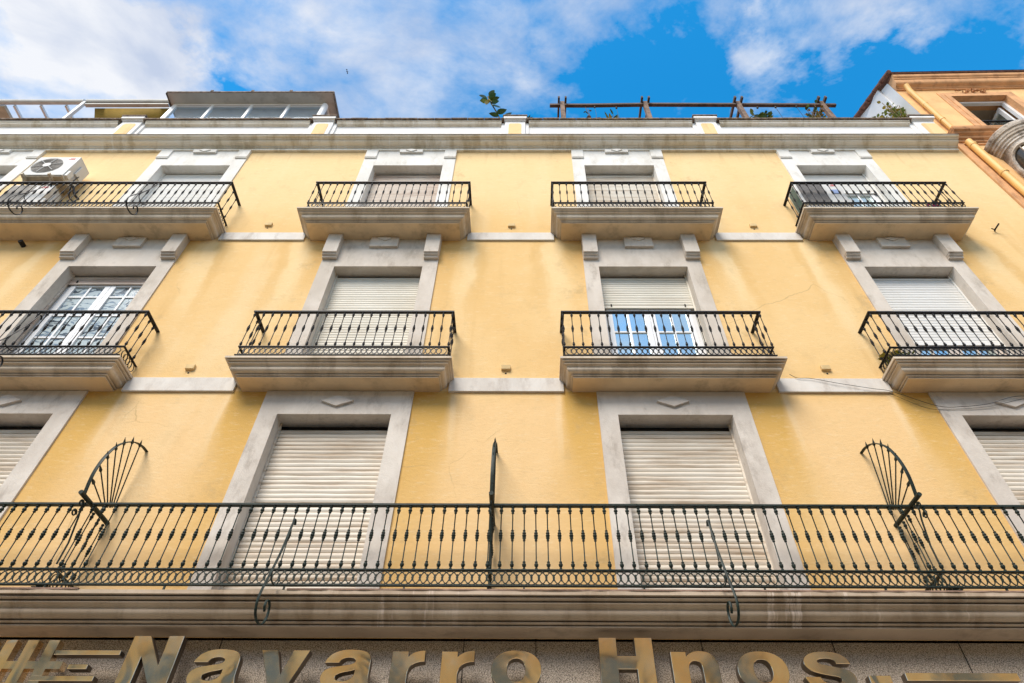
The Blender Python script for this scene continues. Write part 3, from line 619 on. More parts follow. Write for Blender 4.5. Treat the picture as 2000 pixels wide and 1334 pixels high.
# ---------------------------------------------------------------- sign letters
def qb(pts):   # ('L',x,y) or ('Q',cx,cy,x,y) list -> polyline
    o=[]; cur=None
    for p in pts:
        if p[0]=='L': cur=(p[1],p[2]); o.append(cur)
        else:
            _,cx,cy,x,y=p
            for k in range(1,9):
                t=k/8; o.append(((1-t)**2*cur[0]+2*t*(1-t)*cx+t*t*x,(1-t)**2*cur[1]+2*t*(1-t)*cy+t*t*y))
            cur=(x,y)
    return o
def Lp(*a): return [('L',x,y) for x,y in a]
def sup(cx,cy,a,b,n=2.25,K=40):
    o=[]
    for k in range(K):
        t=2*math.pi*k/K; c,s=math.cos(t),math.sin(t)
        o.append((cx+a*math.copysign(abs(c)**(2/n),c),cy+b*math.copysign(abs(s)**(2/n),s)))
    return o
def solid(polys,x,z,name,parent,yf=5.30,dep=.075,sx=1,sz=1,off=0):
    cu=bpy.data.curves.new('tmp','CURVE'); cu.dimensions='2D'; cu.fill_mode='BOTH'; cu.extrude=dep/2; cu.offset=off; cu.bevel_depth=.0018; cu.bevel_resolution=0
    for pl in polys:
        sp=cu.splines.new('POLY'); q=[pl[0]]
        for p in pl[1:]:
            if math.dist(p,q[-1])>1e-4: q.append(p)
        if math.dist(q[0],q[-1])<1e-4: q.pop()
        sp.points.add(len(q)-1)
        for i,p in enumerate(q): sp.points[i].co=(p[0]*sx,p[1]*sz,0,1)
        sp.use_cyclic_u=True
    ob=bpy.data.objects.new('tmp',cu); S.collection.objects.link(ob)
    dg=bpy.context.evaluated_depsgraph_get(); me=bpy.data.meshes.new_from_object(ob.evaluated_get(dg)); bpy.data.objects.remove(ob)
    o=parent_origin(parent)
    for v in me.vertices: 
        a,b,c=v.co; v.co=Vector((x+a,yf+dep/2-c,z+b))-o
    me.materials.clear(); me.materials.append(MT['steel']); me.materials.append(MT['steel_side'])
    me.update()
    for p in me.polygons: p.material_index=0 if abs(p.normal.y)>.5 else 1; p.use_smooth=False
    r=bpy.data.objects.new(name,me); S.collection.objects.link(r); r.parent=parent; return r
BZ=1.862
SG=thing('shop_sign','raised polished steel letters on the speckled granite above the shop','sign',(0,5.4,BZ))
u=.393/1466.
# N (condensed coordinates in metres)
def N_(x,w=.40): s=.118; h=.386; solid([[(0,0),(0,h),(s+.012,h),(w-s,.155),(w-s,h),(w,h),(w,0),(w-s-.012,0),(s,h-.155),(s,0)]],x,BZ,'letter',SG)
def H_(x,w=.425): s=.137;h=.386; a,b=.147,.244; solid([[(0,0),(0,h),(s,h),(s,b),(w-s,b),(w-s,h),(w,h),(w,0),(w-s,0),(w-s,a),(s,a),(s,0)]],x,BZ,'letter',SG)
def v_(x,w=.382): s=.128;h=.277; solid([[(w/2-.068,0),(0,h),(s,h),(w/2,.085),(w-s,h),(w,h),(w/2+.068,0)]],x,BZ,'letter',SG)
def r_(x):
    pl=qb(Lp((0,0),(0,.272),(.123,.272),(.123,.228))+[('Q',.165,.277,.257,.279)]+Lp((.257,.199))+[('Q',.133,.195,.128,.10)]+Lp((.128,0)))
    solid([pl],x,BZ,'letter',SG)
def o_(x,w=.39): h=.293; solid([sup(w/2,.137,w/2,h/2),list(reversed(sup(w/2,.137,.074,.088)))],x,BZ,'letter',SG)
def n_(x,w=.362):
    pl=qb(Lp((0,0),(0,.277),(.118,.277),(.118,.240))+[('Q',.16,.284,.228,.284),('Q',w,.284,w,.16)]+Lp((w,0),(w-.125,0),(w-.125,.150))+[('Q',w-.125,.212,w-.180,.212),('Q',.128,.212,.125,.140)]+Lp((.125,0)))
    solid([pl],x,BZ,'letter',SG)
def a_(x,w=.385):
    k=w/970.; q=.284/1077.
    ou=[('L',375,712),('L',95,712),('Q',150,930,290,1005),('Q',390,1077,575,1077),('Q',800,1077,900,1000),('Q',990,930,990,740),('L',987,361),('Q',987,200,1049,0),('L',735,0),('Q',715,50,712,100),('Q',600,-24,400,-24),('Q',240,-24,150,62),('Q',65,149,65,281),('Q',65,400,120,470),('Q',180,545,300,575),('Q',420,605,560,635),('Q',690,665,700,740),('Q',700,860,560,860),('Q',420,860,375,712)]
    inn=[('L',715,520),('Q',660,480,540,455),('Q',340,400,340,290),('Q',345,180,480,172),('Q',690,180,715,400),('L',715,520)]
    tr=lambda P:[((a-65)*k,b*q) for a,b in qb(P)]
    solid([tr(ou),list(reversed(tr(inn)))],x,BZ,'letter',SG)
def s_(x,w=.385):
    k=w/1010.; q=.284/1077.
    ou=[('L',20,350),('L',320,350),('Q',340,170,540,168),('Q',740,170,745,275),('Q',748,350,640,380),('Q',330,448,230,505),('Q',70,590,70,755),('Q',75,900,190,985),('Q',320,1077,550,1077),('Q',960,1075,1010,735),('L',735,735),('Q',715,890,545,890),('Q',350,885,345,795),('Q',345,730,440,700),('Q',680,640,850,580),('Q',1042,500,1042,320),('Q',1042,170,910,75),('Q',790,-23,555,-23),('Q',300,-23,170,70),('Q',40,160,20,350)]
    solid([[((a-20)*k,b*q) for a,b in qb(ou)]],x,BZ,'letter',SG)
N_(-3.178); a_(-2.635); v_(-2.108); a_(-1.598); r_(-1.062); r_(-.669); o_(-.275); H_(.584); n_(1.147); o_(1.655); s_(2.165)
solid([[(0,0),(0,.103),(.166,.103),(.166,0)]],2.655,BZ,'full_stop',SG)
# emblem left and bar right
EM=thing('sign_emblem','polished steel emblem of crossed upright and level bars, left of the lettering','emblem',(-3.9,5.4,BZ))
def bar(x0,x1,z0,z1,slx=0,nm='bar',par=None): solid([[(0,0),(slx*0,z1-z0),(x1-x0,z1-z0),(x1-x0,0)]],x0,z0,nm,par)
grid=[]
vs=[(-4.53,-4.44),(-4.375,-4.285),(-4.205,-4.115),(-4.03,-3.94),(-3.858,-3.772)]
pl=[]
zt,zb,h1,h0,g1,g0=2.213,1.80,2.05,1.992,1.89,1.835
# comb outline: uprights joined by two level bars (one mesh from non overlapping cells)
mbx=MB(); yf=5.302; dd=.07
xs=sorted({-4.70,-3.66}|{v for p in vs for v in p}); zs=[zb,g0,g1,h0,h1,zt]
def solidcell(i,j):
    cx=(xs[i]+xs[i+1])/2; cz=(zs[j]+zs[j+1])/2
    return any(a<cx<b for a,b in vs) or h0<cz<h1 or (g0<cz<g1 and cx<-3.77)
nx,nz=len(xs)-1,len(zs)-1
for i in range(nx):
    for j in range(nz):
        if not solidcell(i,j): continue
        sk='k'
        if i>0 and solidcell(i-1,j): sk+='l'
        if i<nx-1 and solidcell(i+1,j): sk+='r'
        if j>0 and solidcell(i,j-1): sk+='b'
        if j<nz-1 and solidcell(i,j+1): sk+='t'
        mbx.box(xs[i],xs[i+1],yf,yf+dd,zs[j],zs[j+1],skip=sk)
part(mbx,'grid_bars','steel',EM)
bar(-3.762,-3.24,2.102,2.133,nm='long_bar',par=EM); bar(-3.60,-3.452,1.993,2.025,nm='short_bar',par=EM); bar(-3.855,-3.362,1.905,1.939,nm='long_bar',par=EM)
B2=thing('sign_bar','long level polished steel bar right of the lettering','sign',(3.38,5.4,1.93))
bar(2.943,3.81,1.933,1.987,nm='bar',par=B2)
# ---------------------------------------------------------------- air conditioners
def ac(name,label,x0,x1,y0,y1,z0,z1,fan=True,brackets=False):
    t=thing(name,label,'air conditioner',((x0+x1)/2,(y0+y1)/2,z0),'outdoor air conditioning units')
    mb=MB(); mb.box(x0,x1,y0,y1,z0+.02,z1); part(mb,'casing','ac_white',t,bevel=.012)
    mb=MB(); mb.box(x0+.02,x1-.02,y0+.02,y1-.02,z0,z0+.02); part(mb,'base_pan','ac_tan',t)
    W=x1-x0; H=z1-z0; cx=x0+W*.40; cz=z0+H*.52; r=min(H*.42,W*.34)
    if fan:
        mb=MB(); mb.tube([(cx,y0-.004,cz),(cx,y0-.001,cz)],r,32); part(mb,'fan_opening','ac_dark',t)
        mb=MB()
        for k in range(9):
            rr=r*(.28+.72*k/8); K=28; mb.tube([(cx+rr*math.cos(2*math.pi*j/K),y0-.012,cz+rr*math.sin(2*math.pi*j/K)) for j in range(K+1)],.0028,4,cap=False)
        mb2=MB()
        for k in range(6): a=k*math.pi/3+.3; mb2.tube([(cx+r*.25*math.cos(a),y0-.014,cz+r*.25*math.sin(a)),(cx+r*math.cos(a),y0-.014,cz+r*math.sin(a))],.006,6)
        part(mb,'fan_grille','ac_grille',t); mb2.tube([(cx,y0-.02,cz),(cx,y0-.010,cz)],r*.27,20); part(mb2,'fan_guard','ac_white',t)
    else:
        mb=MB(); mb.box(x0+W*.06,x0+W*.60,y0-.006,y0-.001,z0+H*.08,z1-H*.07); part(mb,'front_grille','ac_dark' if x0>0 else 'ac_grille',t)
    mb=MB(); zz=z1-.10; xx=x1-.17
    for (a,b,c,d) in ((0,.10,.0,.012),(.05,.062,.012,.05),(.02,.05,.03,.042),(.075,.10,.02,.045)): mb.box(xx+a,xx+b,y0-.004,y0-.001,zz+c,zz+d)
    part(mb,'maker_mark','ac_red',t)
    mb=MB(); mb.box(x1+.001,x1+.03,y0+.12,y1-.02,z0+H*.42,z0+H*.80); mb.box(x1+.001,x1+.05,y0+.02,y0+.11,z0+.04,z0+.2); part(mb,'valve_cover','ac_white',t,bevel=.008)
    if brackets:
        for xx in (x0+.07,x1-.19):
            mb=MB(); mb.box(xx,xx+.035,y0-.05,D,z0-.045,z0-.002); mb.box(xx,xx+.035,D-.035,D,z0-.38,z0-.05)
            mb.tube([(xx+.017,y0+.02,z0-.05),(xx+.017,D-.03,z0-.34)],.012,6); part(mb,'wall_bracket','ac_tan',t)
        mb=MB(); mb.tube(spline([(x1+.02,y0+.2,z0+H*.5),(x1+.05,y0+.18,z0+.1),(x1+.04,y1+.0,z0-.12),(x1+.12,D-.01,z0-.2)],6),.012,6); mb.tube(spline([(x1+.02,y0+.25,z0+.1),(x1+.1,y1,z0-.06),(x1+.15,D,z0-.1)],6),.02,6); part(mb,'hose','black_cable',t)
    return t
ac('air_conditioner','white air conditioner on wall brackets beside the upper left window, its round fan in view',-8.33,-7.63,5.11,5.42,9.62,10.27,brackets=True)
ac('air_conditioner','air conditioner low behind the railing, under the wall mounted unit',-8.42,-7.72,5.22,5.45,8.92,9.50,fan=False)
a3=ac('air_conditioner','white air conditioner with brown grille on the top floor balcony nearest the right',4.33,5.08,5.22,5.46,8.90,9.56,fan=False)
mb=MB(); mb.box(4.324,4.3285,5.25,5.43,8.95,9.5); part(mb,'cooling_fins','ac_fins',a3)
mb=MB(); mb.box(4.87,4.99,5.212,5.218,9.22,9.34); part(mb,'notice','ac_blue',a3)
for (x,z) in ((-8.3,8.512),(-7.85,8.512),(4.38,8.512),(4.95,8.512)): pass
mb=MB(); mb.box(-8.42,-7.72,5.24,5.44,8.513,8.915); o=place(mb.build('storage_box','ac_tan',bevel=.01),(-8.07,5.34,8.513)); tag(o,'tan box under the low air conditioner at upper left','box')
mb=MB(); mb.box(4.36,5.05,5.24,5.44,8.513,8.895); o=place(mb.build('storage_box','ac_white',bevel=.01),(4.7,5.34,8.513)); tag(o,'pale box under the air conditioner with brown grille','box')
# ---------------------------------------------------------------- cables
def cable(pts,r,label,par=None):
    mb=MB(); mb.tube(spline(pts,8),r,5); o=place(mb.build('cable','black_cable'),pts[0]); tag(o,label,'cable'); return o
cable([(3.12,5.47,5.42),(3.19,5.46,5.35),(3.35,5.455,5.335),(3.65,5.45,5.25),(4.0,5.45,5.17),(4.214,5.45,5.12),(4.62,5.45,4.905),(4.9,5.45,4.895),(5.21,5.44,4.93),(5.62,5.42,5.03),(6.2,5.44,4.95)],.003,'thin dark cable drooping across the wall at right, below the right balcony')
cable([(4.18,5.48,5.13),(4.5,5.475,4.90),(4.75,5.47,4.872),(5.2,5.455,4.90),(5.7,5.44,5.01),(6.2,5.45,4.97)],.002,'fainter second cable hanging just under the drooping one at right')
# ---------------------------------------------------------------- roof: glazed room
CR=thing('roof_conservatory','white framed glazed roof room with grey overhanging flat roof behind the parapet','conservatory',(-6.1,6.5,11.5))
mb=MB(); mb.box(-7.93,-4.27,5.53,7.4,14.165,14.20); part(mb,'flat_roof','grey_metal',CR)
mb=MB(); mb.box(-7.94,-4.26,5.515,5.53,14.16,14.215); 
for x in (-6.95,-6.05,-5.2): mb.box(x-.03,x+.03,5.505,5.515,14.20,14.26)
mb.box(-4.265,-4.25,5.53,7.4,14.14,14.235); mb.box(-7.955,-7.94,5.53,7.4,14.14,14.235); part(mb,'gutter','lichen',CR)
yc=5.78; mb=MB()
for x,wd in ((-7.82,.10),(-6.98,.055),(-6.11,.055),(-5.28,.055)): mb.box(x-wd/2,x+wd/2,yc,yc+.06,11.5,14.10)
mb.box(-7.87,-4.44,yc-.002,yc+.07,14.10,14.163); mb.box(-7.76,-4.52,yc+.004,yc+.05,14.04,14.062)
mb.box(-7.87,-7.80,yc+.07,7.3,14.08,14.16); mb.box(-4.51,-4.44,yc+.07,7.3,14.08,14.16)
for y in (6.5,7.2): mb.box(-4.50,-4.45,y,y+.06,11.5,14.08)
part(mb,'frame','alu_white',CR)
mb=MB(); mb.tube([(-4.48,yc+.02,11.5),(-4.48,yc+.02,14.10)],.07,10); part(mb,'corner_post','alu_white',CR,smooth=True)
mb=MB(); mb.box(-7.8,-4.5,yc+.03,yc+.035,11.5,14.05); mb.box(-4.47,-4.465,yc+.08,7.2,11.5,14.08); part(mb,'glazing','glass_roof',CR)
mb=MB(); mb.box(-7.78,-4.52,yc+.3,7.2,13.98,14.0); part(mb,'ceiling','ceiling',CR)
# glazed lean-to frame with awning
LT=thing('roof_canopy','white metal canopy frame with glass roof bars and rolled ochre awning, top left','canopy',(-10,6.5,11.5))
mb=MB(); mb.tube([(-14.5,5.80,14.33),(-9.96,5.80,14.33)],.062,10); mb.tube([(-9.9,5.80,14.33),(-8.02,5.80,14.33)],.062,10); mb.box(-9.9,-8.02,5.79,5.87,14.20,14.235); part(mb,'front_beam','ac_white',LT,smooth=True)
mb=MB(); mb.box(-9.90,-8.02,5.80,5.88,14.25,14.275); part(mb,'awning_roll','iron_rust',LT)
mb=MB(); mb.tube([(-9.93,5.8,11.5),(-9.93,5.8,14.3)],.045,4); mb.tube([(-13.8,5.8,11.5),(-13.8,5.8,14.3)],.045,4); part(mb,'post','alu_white',LT)
mb=MB()
for x in (-12.15,-11.55,-10.95,-10.38): mb.box(x-.025,x+.025,5.86,7.6,14.25,14.31)
part(mb,'roof_bar','alu_white',LT)
mb=MB(); mb.box(-12.0,-11.75,5.86,7.6,14.22,14.30); part(mb,'side_gutter','ac_tan',LT)
mb=MB(); rows=[]
for k in range(7):
    t=k/6; rows.append([(-9.72+.0*t,5.90+1.2*t,14.22-.55*t-.22*math.sin(math.pi*t)),(-8.0,5.90+1.2*t,14.22-.55*t-.18*math.sin(math.pi*t))])
mb.grid(rows); o=part(mb,'awning_cloth','awning',LT,smooth=True); so_=o.modifiers.new('s','SOLIDIFY'); so_.thickness=.006
# ---------------------------------------------------------------- roof: pergola
PG=thing('roof_pergola','dark timber pergola with paired rafters on the roof terrace','pergola',(3.6,6.5,11.5))
mb=MB(); pts=[(.50,5.745,13.98),(1.3,5.745,13.975),(2.64,5.745,14.02),(4.7,5.745,14.0),(6.76,5.745,13.975)]
mb.tube(pts,.048,4); part(mb,'front_beam','wood_dark',PG)
mb=MB(); mb.tube([(.4,7.6,14.0),(6.9,7.6,14.0)],.05,4); part(mb,'back_beam','wood_dark',PG)
for x in (.775,2.60,4.64,6.47):
    for s in (-1,1):
        mb=MB(); mb.box(x+s*.075-.021,x+s*.075+.021,5.60,7.75,14.06,14.15); part(mb,'rafter','wood_dark',PG,bevel=.004)
    mb=MB(); mb.box(x-.047,x+.047,5.70,5.79,11.5,14.12); part(mb,'post','wood_post',PG,bevel=.006)
    mb=MB(); mb.box(x-.047,x+.047,7.56,7.65,11.5,14.0); part(mb,'post','wood_post',PG)
def hanger(x,z,L,r,label):
    mb=MB(); mb.tube([(x,5.745,z),(x+.01,5.76,z-L)],.004,4); mb.lathe([(.004,.0),(.02,-.02),(.024,-.05),(.012,-.07)],8,(x,5.745,z-r)); o=place(mb.build('lamp_cord','black_cable'),(x,5.745,z)); tag(o,label,'hanging cord','cords and small lamps hung from the pergola')
hanger(1.48,13.93,.85,.0,'hanging cord nearest the left end of the pergola beam'); hanger(1.95,13.94,.9,.05,'lamp cord between the first and second pergola posts'); hanger(5.02,13.95,.12,.06,'short lamp hung just right of the third pergola post'); hanger(5.42,13.95,.9,.03,'lamp cord midway between the third and fourth pergola posts'); hanger(5.88,13.95,.9,.0,'plain cord left of the fourth pergola post')
# ---------------------------------------------------------------- plants
def leaf(mb,p,d,L,W,mi=0,droop=.3,roll=None):
    p=Vector(p); d=Vector(d).normalized(); up=Vector((0,0,1)); s=d.cross(up)
    if s.length<.1: s=Vector((1,0,0))
    s.normalize(); n=s.cross(d); s=(s*math.cos(random.uniform(-.9,.9))+n*math.sin(random.uniform(-.9,.9))) if roll is None else s*math.cos(roll)+n*math.sin(roll)
    a=p; b=p+d*L*.5+Vector((0,0,-droop*L*.15)); c=p+d*L+Vector((0,0,-droop*L*.5))
    mb.poly([tuple(a),tuple(p+d*L*.25+s*W*.42),tuple(b+s*W*.5),tuple(p+d*L*.8+s*W*.3+Vector((0,0,-droop*L*.3))),tuple(c),tuple(p+d*L*.8-s*W*.3+Vector((0,0,-droop*L*.3))),tuple(b-s*W*.5),tuple(p+d*L*.25-s*W*.42)],mi)
def bush(name,label,cat,c,r,n,L,W,mats,stems=8,shape=(1,1,1),base=None,seed=1):
    random.seed(seed); c=Vector(c); base=Vector(base) if base else c-Vector((0,0,r))
    t=thing(name,label,cat,tuple(base),'plants on the roof terrace' if base.z>11 else None)
    ms=MB(); ml=MB(); tips=[]
    for k in range(stems):
        a=random.uniform(0,6.28); q=Vector((math.cos(a)*shape[0],math.sin(a)*shape[1],0))*r*random.uniform(.15,1); tip=c+q+Vector((0,0,r*shape[2]*random.uniform(-.1,1)))
        mid=(base+tip)/2+Vector((random.uniform(-.1,.1)*r,random.uniform(-.1,.1)*r,r*.1)); ms.tube(spline([base,mid,tip],4),[.012]*5+[.010,.008,.006,.004][:4] if 0 else .006,5); tips.append((base,mid,tip))
    for k in range(n):
        b,m,tp=random.choice(tips); f=random.uniform(.35,1); p=b.lerp(m,f*2) if f<.5 else m.lerp(tp,f*2-1)
        a=random.uniform(0,6.28); d=Vector((math.cos(a),math.sin(a),random.uniform(-.4,.8))); leaf(ml,p+d*random.uniform(0,.12)*r,d,L*random.uniform(.6,1.2),W*random.uniform(.6,1.2),random.randrange(len(mats)))
    part(ms,'stem','stem',t); part(ml,'foliage',mats,t); return t
# rubber plant with big glossy leaves
t=thing('rubber_plant','tall leggy plant with large glossy leaves, some yellowing, beside a parapet pier','plant',(-.58,5.75,11.5),'plants on the roof terrace')
mb=MB(); st=spline([(-.45,5.75,11.5),(-.52,5.74,12.8),(-.60,5.72,13.35),(-.80,5.68,14.0),(-.87,5.66,14.28)],6); mb.tube(st,.014,6); part(mb,'stem','stem',t)
random.seed(5); mb=MB()
for (x,z,ax,az,L,mi) in ((-.85,14.28,.5,.8,.30,0),(-.87,14.2,-.8,.3,.26,0),(-.85,14.15,.9,.35,.26,0),(-.86,14.1,-.6,-.8,.34,0),(-.83,14.05,.8,-.25,.34,0),(-.86,14.0,-.75,-.5,.26,1),(-.80,13.95,.9,-.7,.34,0),(-.82,13.95,-.35,-1,.36,2),(-.78,13.85,.5,-.9,.30,0),(-.75,13.8,.75,-.75,.34,0),(-.84,14.15,.3,-.9,.28,2),(-.66,13.4,.9,.35,.30,0),(-.62,13.35,.8,-.2,.30,0),(-.58,13.25,-.7,.1,.28,0),(-.5,13.2,.9,.1,.26,0)):
    leaf(mb,(x,5.67,z),(ax,random.uniform(-.7,-.2),az),L*.84,.12,mi,.4)
part(mb,'foliage',['leaf_dark','leaf_light','leaf_yellow'],t)
bush('roof_plant','low dark leafed plant just right of the pier by the rubber plant','plant',(.02,5.74,13.0),.18,30,.18,.08,['leaf_dark'],5,base=(.02,5.75,12.5),seed=2)
bush('roof_plant','purplish plant behind the parapet between the first two pergola posts','plant',(1.34,5.8,13.28),.26,90,.09,.035,['leaf_purple','leaf_dark'],14,base=(1.34,5.8,12.6),seed=3)
bush('roof_plant','upright yellow green pointed plant right of the purplish one','plant',(1.80,5.8,13.35),.16,22,.26,.06,['leaf_yellow','leaf_dark','leaf_light'],5,base=(1.80,5.8,12.8),shape=(.5,.5,1.4),seed=4)
bush('roof_plant','green leafy plant over the parapet between the last two pergola posts','plant',(4.95,5.8,13.25),.30,85,.15,.09,['leaf_dark','leaf_light'],12,base=(4.95,5.8,12.7),shape=(1.3,.6,.7),seed=6)
bush('roof_plant','rounded brown flecked shrub in front of the fourth pergola post','plant',(6.10,5.72,13.22),.27,170,.09,.06,['leaf_dark','leaf_brown','leaf_light'],24,base=(6.1,5.72,12.6),seed=8)
bush('roof_shrub','airy yellow green shrub against the white gable wall','plant',(8.02,5.75,13.62),.30,260,.085,.06,['leaf_light','leaf_light','leaf_yellow'],22,base=(7.8,5.75,12.5),shape=(1.1,.5,1.9),seed=9)
bush('roof_shrub','small yellow green shrub at the foot of the white gable','plant',(7.42,5.75,13.22),.22,90,.08,.055,['leaf_light','leaf_yellow'],10,base=(7.45,5.75,12.5),shape=(1.2,.5,1.),seed=10)
t=bush('potted_plant','yellow green flowering plant in the corner of the right middle floor balcony','plant',(4.42,5.33,5.58),.17,230,.07,.035,['leaf_light','leaf_dark','leaf_yellow'],20,base=(4.42,5.33,5.36),shape=(1.25,.7,.8),seed=11)
t=bush('potted_plant','pink flowering plant inside the right end of the top floor railing','plant',(6.30,5.22,8.85),.12,60,.07,.05,['leaf_dark','petal','petal'],10,base=(6.30,5.22,8.52),seed=12)
t=bush('potted_plant','dry reddish plant behind the frieze of the left middle floor balcony','plant',(-5.0,5.28,5.45),.13,90,.07,.03,['leaf_brown','leaf_dark'],14,base=(-5.0,5.28,5.36),shape=(1.6,.6,.5),seed=13)
mb=MB(); mb.box(4.75,6.1,5.30,5.42,5.36,5.52); o=place(mb.build('window_box','ac_blue',bevel=.01),(5.4,5.36,5.36)); tag(o,'blue planter trough along the right middle floor balcony','planter')
# bird
mb=MB(); bc=Vector((-.2492,.3268,.9117))*70; mb.tube([bc+Vector((-.12,0,0)),bc,bc+Vector((.12,.02,0))],[.01,.05,.012],6); mb.poly([tuple(bc),tuple(bc+Vector((.05,.2,.06))),tuple(bc+Vector((-.08,.24,.05)))]); mb.poly([tuple(bc),tuple(bc+Vector((.05,-.2,.06))),tuple(bc+Vector((-.08,-.24,.05)))])
o=place(mb.build('bird','bird'),bc); tag(o,'tiny dark bird flying high in front of the clouds','bird')
# ---------------------------------------------------------------- neighbouring building
NX=8.06
NB=thing('neighbour_building','orange stuccoed building at the far right with brown cornices','building',(NX,D,GZ))
mb=MB(); hs=[(9.05,10.22,11.9,13.76)]
wallcells(mb,[NX,16,9.05,10.22],[GZ,14.2,11.9,13.76],hs,D+.0)
mb.quad((NX,9,11),(NX,D,11),(NX,D,14.2),(NX,9,14.2)); part(mb,'wall','orange_stucco',NB)
mb=MB(); mb.quad((NX-.004,D+.002,11.3),(NX-.004,D+.002,14.6),(NX-.004,6.56,15.27),(NX-.004,9.5,16.9)); mb.quad((NX-.004,D+.002,11.3),(NX-.004,9.5,16.9),(NX-.004,9.5,11.3),(NX-.004,9.4,11.3))
mb.box(NX-.05,NX-.006,5.74,9.5,11.3,14.9,skip='r'); part(mb,'gable_wall','gable_white',NB)
mb=MB(); 
for k in range(16):
    y0=5.25+k*.27; z0=14.63+(y0-5.3)*.55; mb.tube([(NX-.06,y0,z0),(NX-.06,y0+.30,z0+.165+.02)],.055,8)
mb.quad((NX-.08,5.25,14.60),(16,5.25,14.60),(16,9.5,16.95),(NX-.08,9.5,16.95)); part(mb,'roof','tile_roof',NB)
cp=[(0,14.14),(.03,14.145),(.03,14.18),(.045,14.185),(.05,14.21),(.06,14.22),(.10,14.235),(.13,14.26),(.145,14.30),(.15,14.36),(.155,14.40),(.17,14.405),(.175,14.44),(.19,14.45),(.205,14.47),(.21,14.50),(.21,14.56),(.0,14.6)]
mb=MB(); mb.grid([[(NX-.0,D-p,z),(16,D-p,z)] for p,z in cp]); mb.poly([(NX,D-p,z) for p,z in cp]); part(mb,'cornice','orange_trim',NB,smooth=True)
mb=MB(); mb.box(NX-.01,16,D-.235,D,14.562,14.60); part(mb,'eaves_tile','tile_roof',NB)
lp=[(0,11.50),(.025,11.505),(.025,11.56),(.05,11.57),(.055,11.62),(.09,11.64),(.10,11.70),(.15,11.73),(.165,11.77),(.20,11.79),(.21,11.83),(.21,11.90),(.0,11.93)]
mb=MB(); mb.grid([[(NX+.06-.2+p,D-p,z) if 0 else (NX+.03,D-p,z),(16,D-p,z)] for p,z in lp]); mb.poly([(NX+.03,D-p,z) for p,z in lp]); part(mb,'string_cornice','orange_old',NB,smooth=True)
mb=MB(); mb.box(NX+.002,NX+.14,D-.03,D,2,11.5); part(mb,'corner_strip','orange_trim',NB)
# rainwater pipe
mb=MB(); px=8.29
mb.tube([(8.22,D-.13,14.14),(8.235,D-.085,13.95),(8.245,D-.075,11.93)],.052,12); 
for z in (13.2,12.45): mb.tube([(8.241,D-.077,z),(8.241,D-.077,z+.04)],.060,12)
mb.tube([(8.26,D-.085,11.50),(8.27,D-.085,3.0)],.062,12)
for z in (11.3,10.25,8.9): mb.tube([(8.265,D-.085,z),(8.265,D-.085,z+.05)],.072,12)
part(mb,'rainwater_pipe','pipe',NB,smooth=True)
# window
mb=MB()
def frame(mb,x0,x1,z0,z1,w,y0,y1):
    mb.box(x0-w,x0,y0,y1,z0,z1+w); mb.box(x1,x1+w,y0,y1,z0,z1+w); mb.box(x0,x1,y0,y1,z1,z1+w)
frame(mb,9.05,10.22,11.93,13.76,.10,D-.03,D+.05); frame(mb,8.95,10.32,11.93,13.86,.11,D-.018,D+.0); 
ws=part(mb,'window_surround','orange_trim',NB,bevel=.004)
mb=MB(); mb.box(9.0,9.05,D+.05,D+.3,11.9,13.76); mb.box(10.22,10.25,D+.05,D+.3,11.9,13.76); mb.box(9.0,10.25,D+.05,D+.3,13.76,13.8); part(mb,'reveal','orange_trim',ws)
mb=MB(); frame(mb,9.12,10.15,11.9,13.68,.07,D+.10,D+.17); part(mb,'window_frame','pvc_white',ws,bevel=.004)
mb=MB(); mb.box(9.0,10.3,D+.3,7.6,11.85,14.0,skip='f'); ob=part(mb,'room','ceiling',ws)
mb=MB(); xx=10.05; mb.box(xx,xx+.05,D+.18,D+.26,11.9,13.6); mb.box(xx,xx+.05,D+.62,D+.70,11.9,13.6); mb.box(xx,xx+.05,D+.26,D+.62,13.52,13.6); part(mb,'open_casement','pvc_white',ws,bevel=.003)
mb=MB(); mb.box(xx+.02,xx+.03,D+.26,D+.62,11.9,13.52); part(mb,'window_pane','glass_dark',ws)
mb=MB(); mb.box(9.05,10.22,D-.02,D+.02,12.52,12.545)
for k in range(11):
    x=9.10+k*.108; mb.lathe([(.006,0),(.006,.20),(.018,.26),(.018,.32),(.006,.38),(.006,.56)],6,(x,D,11.95))
part(mb,'guard_rail','iron_dark',ws)
random.seed(3); mb=MB()
for k in range(46):
    s=random.choice((-1,1)); a=random.random(); x=9.62+s*a*.36; z=13.97+.06*math.sin(a*9)+ (0.05*(1-a))*random.uniform(-1,1)+.02; r=.035*(1-.6*a)
    mb.tube([(x,D-.02,z),(x+.04*random.uniform(-1,1),D-.05,z+.03*random.uniform(-1,1)),(x+.06*random.uniform(-1,1),D-.03,z+.04*random.uniform(-1,1))],[r*.3,r*.7,r*.2],6)
part(mb,'stucco_ornament','orange_old',ws)
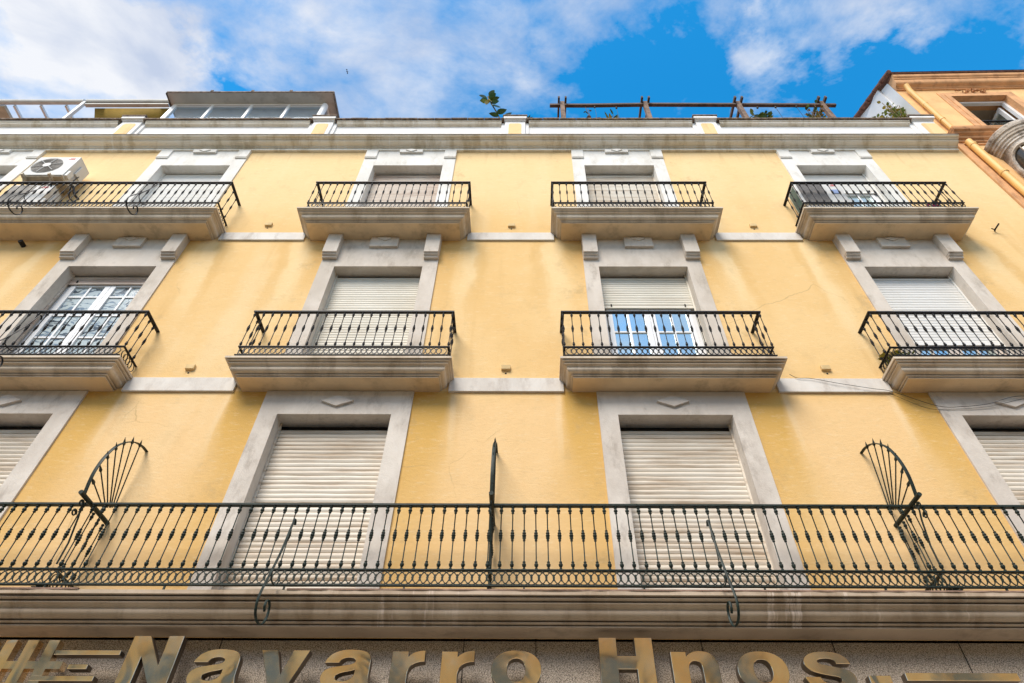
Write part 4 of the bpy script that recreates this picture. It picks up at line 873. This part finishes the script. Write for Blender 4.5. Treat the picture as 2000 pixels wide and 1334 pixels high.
# bay window with rounded corner
def outline(off,x0=8.62,yf=5.04,rad=.34,K=9):
    pts=[(x0-off,D+.01),(x0-off,yf+rad)]
    for k in range(1,K+1):
        a=math.pi/2*k/K; pts.append((x0+rad-(rad+off)*math.cos(a),yf+rad-(rad+off)*math.sin(a)))
    pts.append((13.0,yf-off)); return pts
bp_=[(0,10.90),(.01,10.93),(.03,10.94),(.03,10.98),(.05,11.0),(.055,11.04),(.08,11.06),(.085,11.10),(.10,11.12),(.105,11.17),(.13,11.19),(.14,11.23),(.145,11.30),(.12,11.34),(.0,11.36)]
mb=MB(); mb.grid([[(x,y,z) for x,y in outline(p)] for p,z in bp_]); 
bw=part(mb,'bay_window','rotten',NB)
mb=MB(); o0=outline(0); mb.grid([[(x,y,z) for x,y in o0] for z in (6.0,8.0,10.9)]); mb.grid([[(x,y,11.36) for x,y in outline(0)],[(x,D,11.37) for x,y in outline(0)]])
part(mb,'bay_wall','rotten',bw)
# panes follow the outline
def along(o,s):
    d=0
    for a,b in zip(o[:-1],o[1:]):
        L=math.dist(a,b)
        if d+L>=s: t=(s-d)/L; return (a[0]+(b[0]-a[0])*t,a[1]+(b[1]-a[1])*t)
        d+=L
    return o[-1]
oi=outline(.006); oo=outline(.02)
for (s0,s1) in ((.10,.62),(.74,1.4),(1.52,2.2)):
    mb=MB(); mt=MB(); top=[]; K=14
    for k in range(K+1):
        t=k/K; s=s0+(s1-s0)*t; zt=10.42+.36*math.sqrt(max(0,1-(2*t-1)**2)); x,y=along(oi,s); top.append((x,y,zt))
    mb.grid([[(a,b,8.6) for a,b,c in top],top]); part(mb,'window_pane','glass_bay',bw)
    fr=[(along(oo,s0)[0],along(oo,s0)[1],8.6)]+[(along(oo,s0+(s1-s0)*k/K)[0],along(oo,s0+(s1-s0)*k/K)[1],top[k][2]) for k in range(K+1)]+[(along(oo,s1)[0],along(oo,s1)[1],8.6)]
    mt.tube(fr,.035,6); sm=(s0+s1)/2; x,y=along(oo,sm); mt.tube([(x,y,8.6),(x,y,10.78)],.010,5)
    for z in (9.3,10.0): mt.tube([(*along(oo,s0+(s1-s0)*k/6),z) for k in range(7)],.010,5)
    part(mt,'window_moulding','rotten',bw)
NB.rotation_euler=(0,0,R(-1.0))
# ---------------------------------------------------------------- building across the street (seen in the steel letters and panes)
OB=thing('opposite_building','ochre building across the street, behind the viewer','building',(0,-9.5,GZ))
mb=MB(); mb.box(-30,30,-16,-9.5,GZ,9.0); part(mb,'wall','opp_wall',OB)
for i in range(17):
    x=-28+i*3.4
    for z in (1.9,5.8):
        mb=MB(); mb.box(x-.6,x+.6,-9.51,-9.49,z,z+2.1); wn=part(mb,'window','opp_blue',OB)
        mb=MB(); mb.box(x-.75,x-.6,-9.56,-9.5,z,z+2.1); mb.box(x+.6,x+.75,-9.56,-9.5,z,z+2.1); mb.box(x-.75,x+.75,-9.58,-9.5,z+2.1,z+2.3); part(mb,'frame','opp_trim',wn)
mb=MB(); mb.box(-30,30,-9.9,-9.2,1.3,1.5); mb.box(-30,30,-9.9,-9.2,4.6,4.8); mb.box(-30,30,-9.9,-9.1,8.8,9.1); part(mb,'cornice','opp_trim',OB)
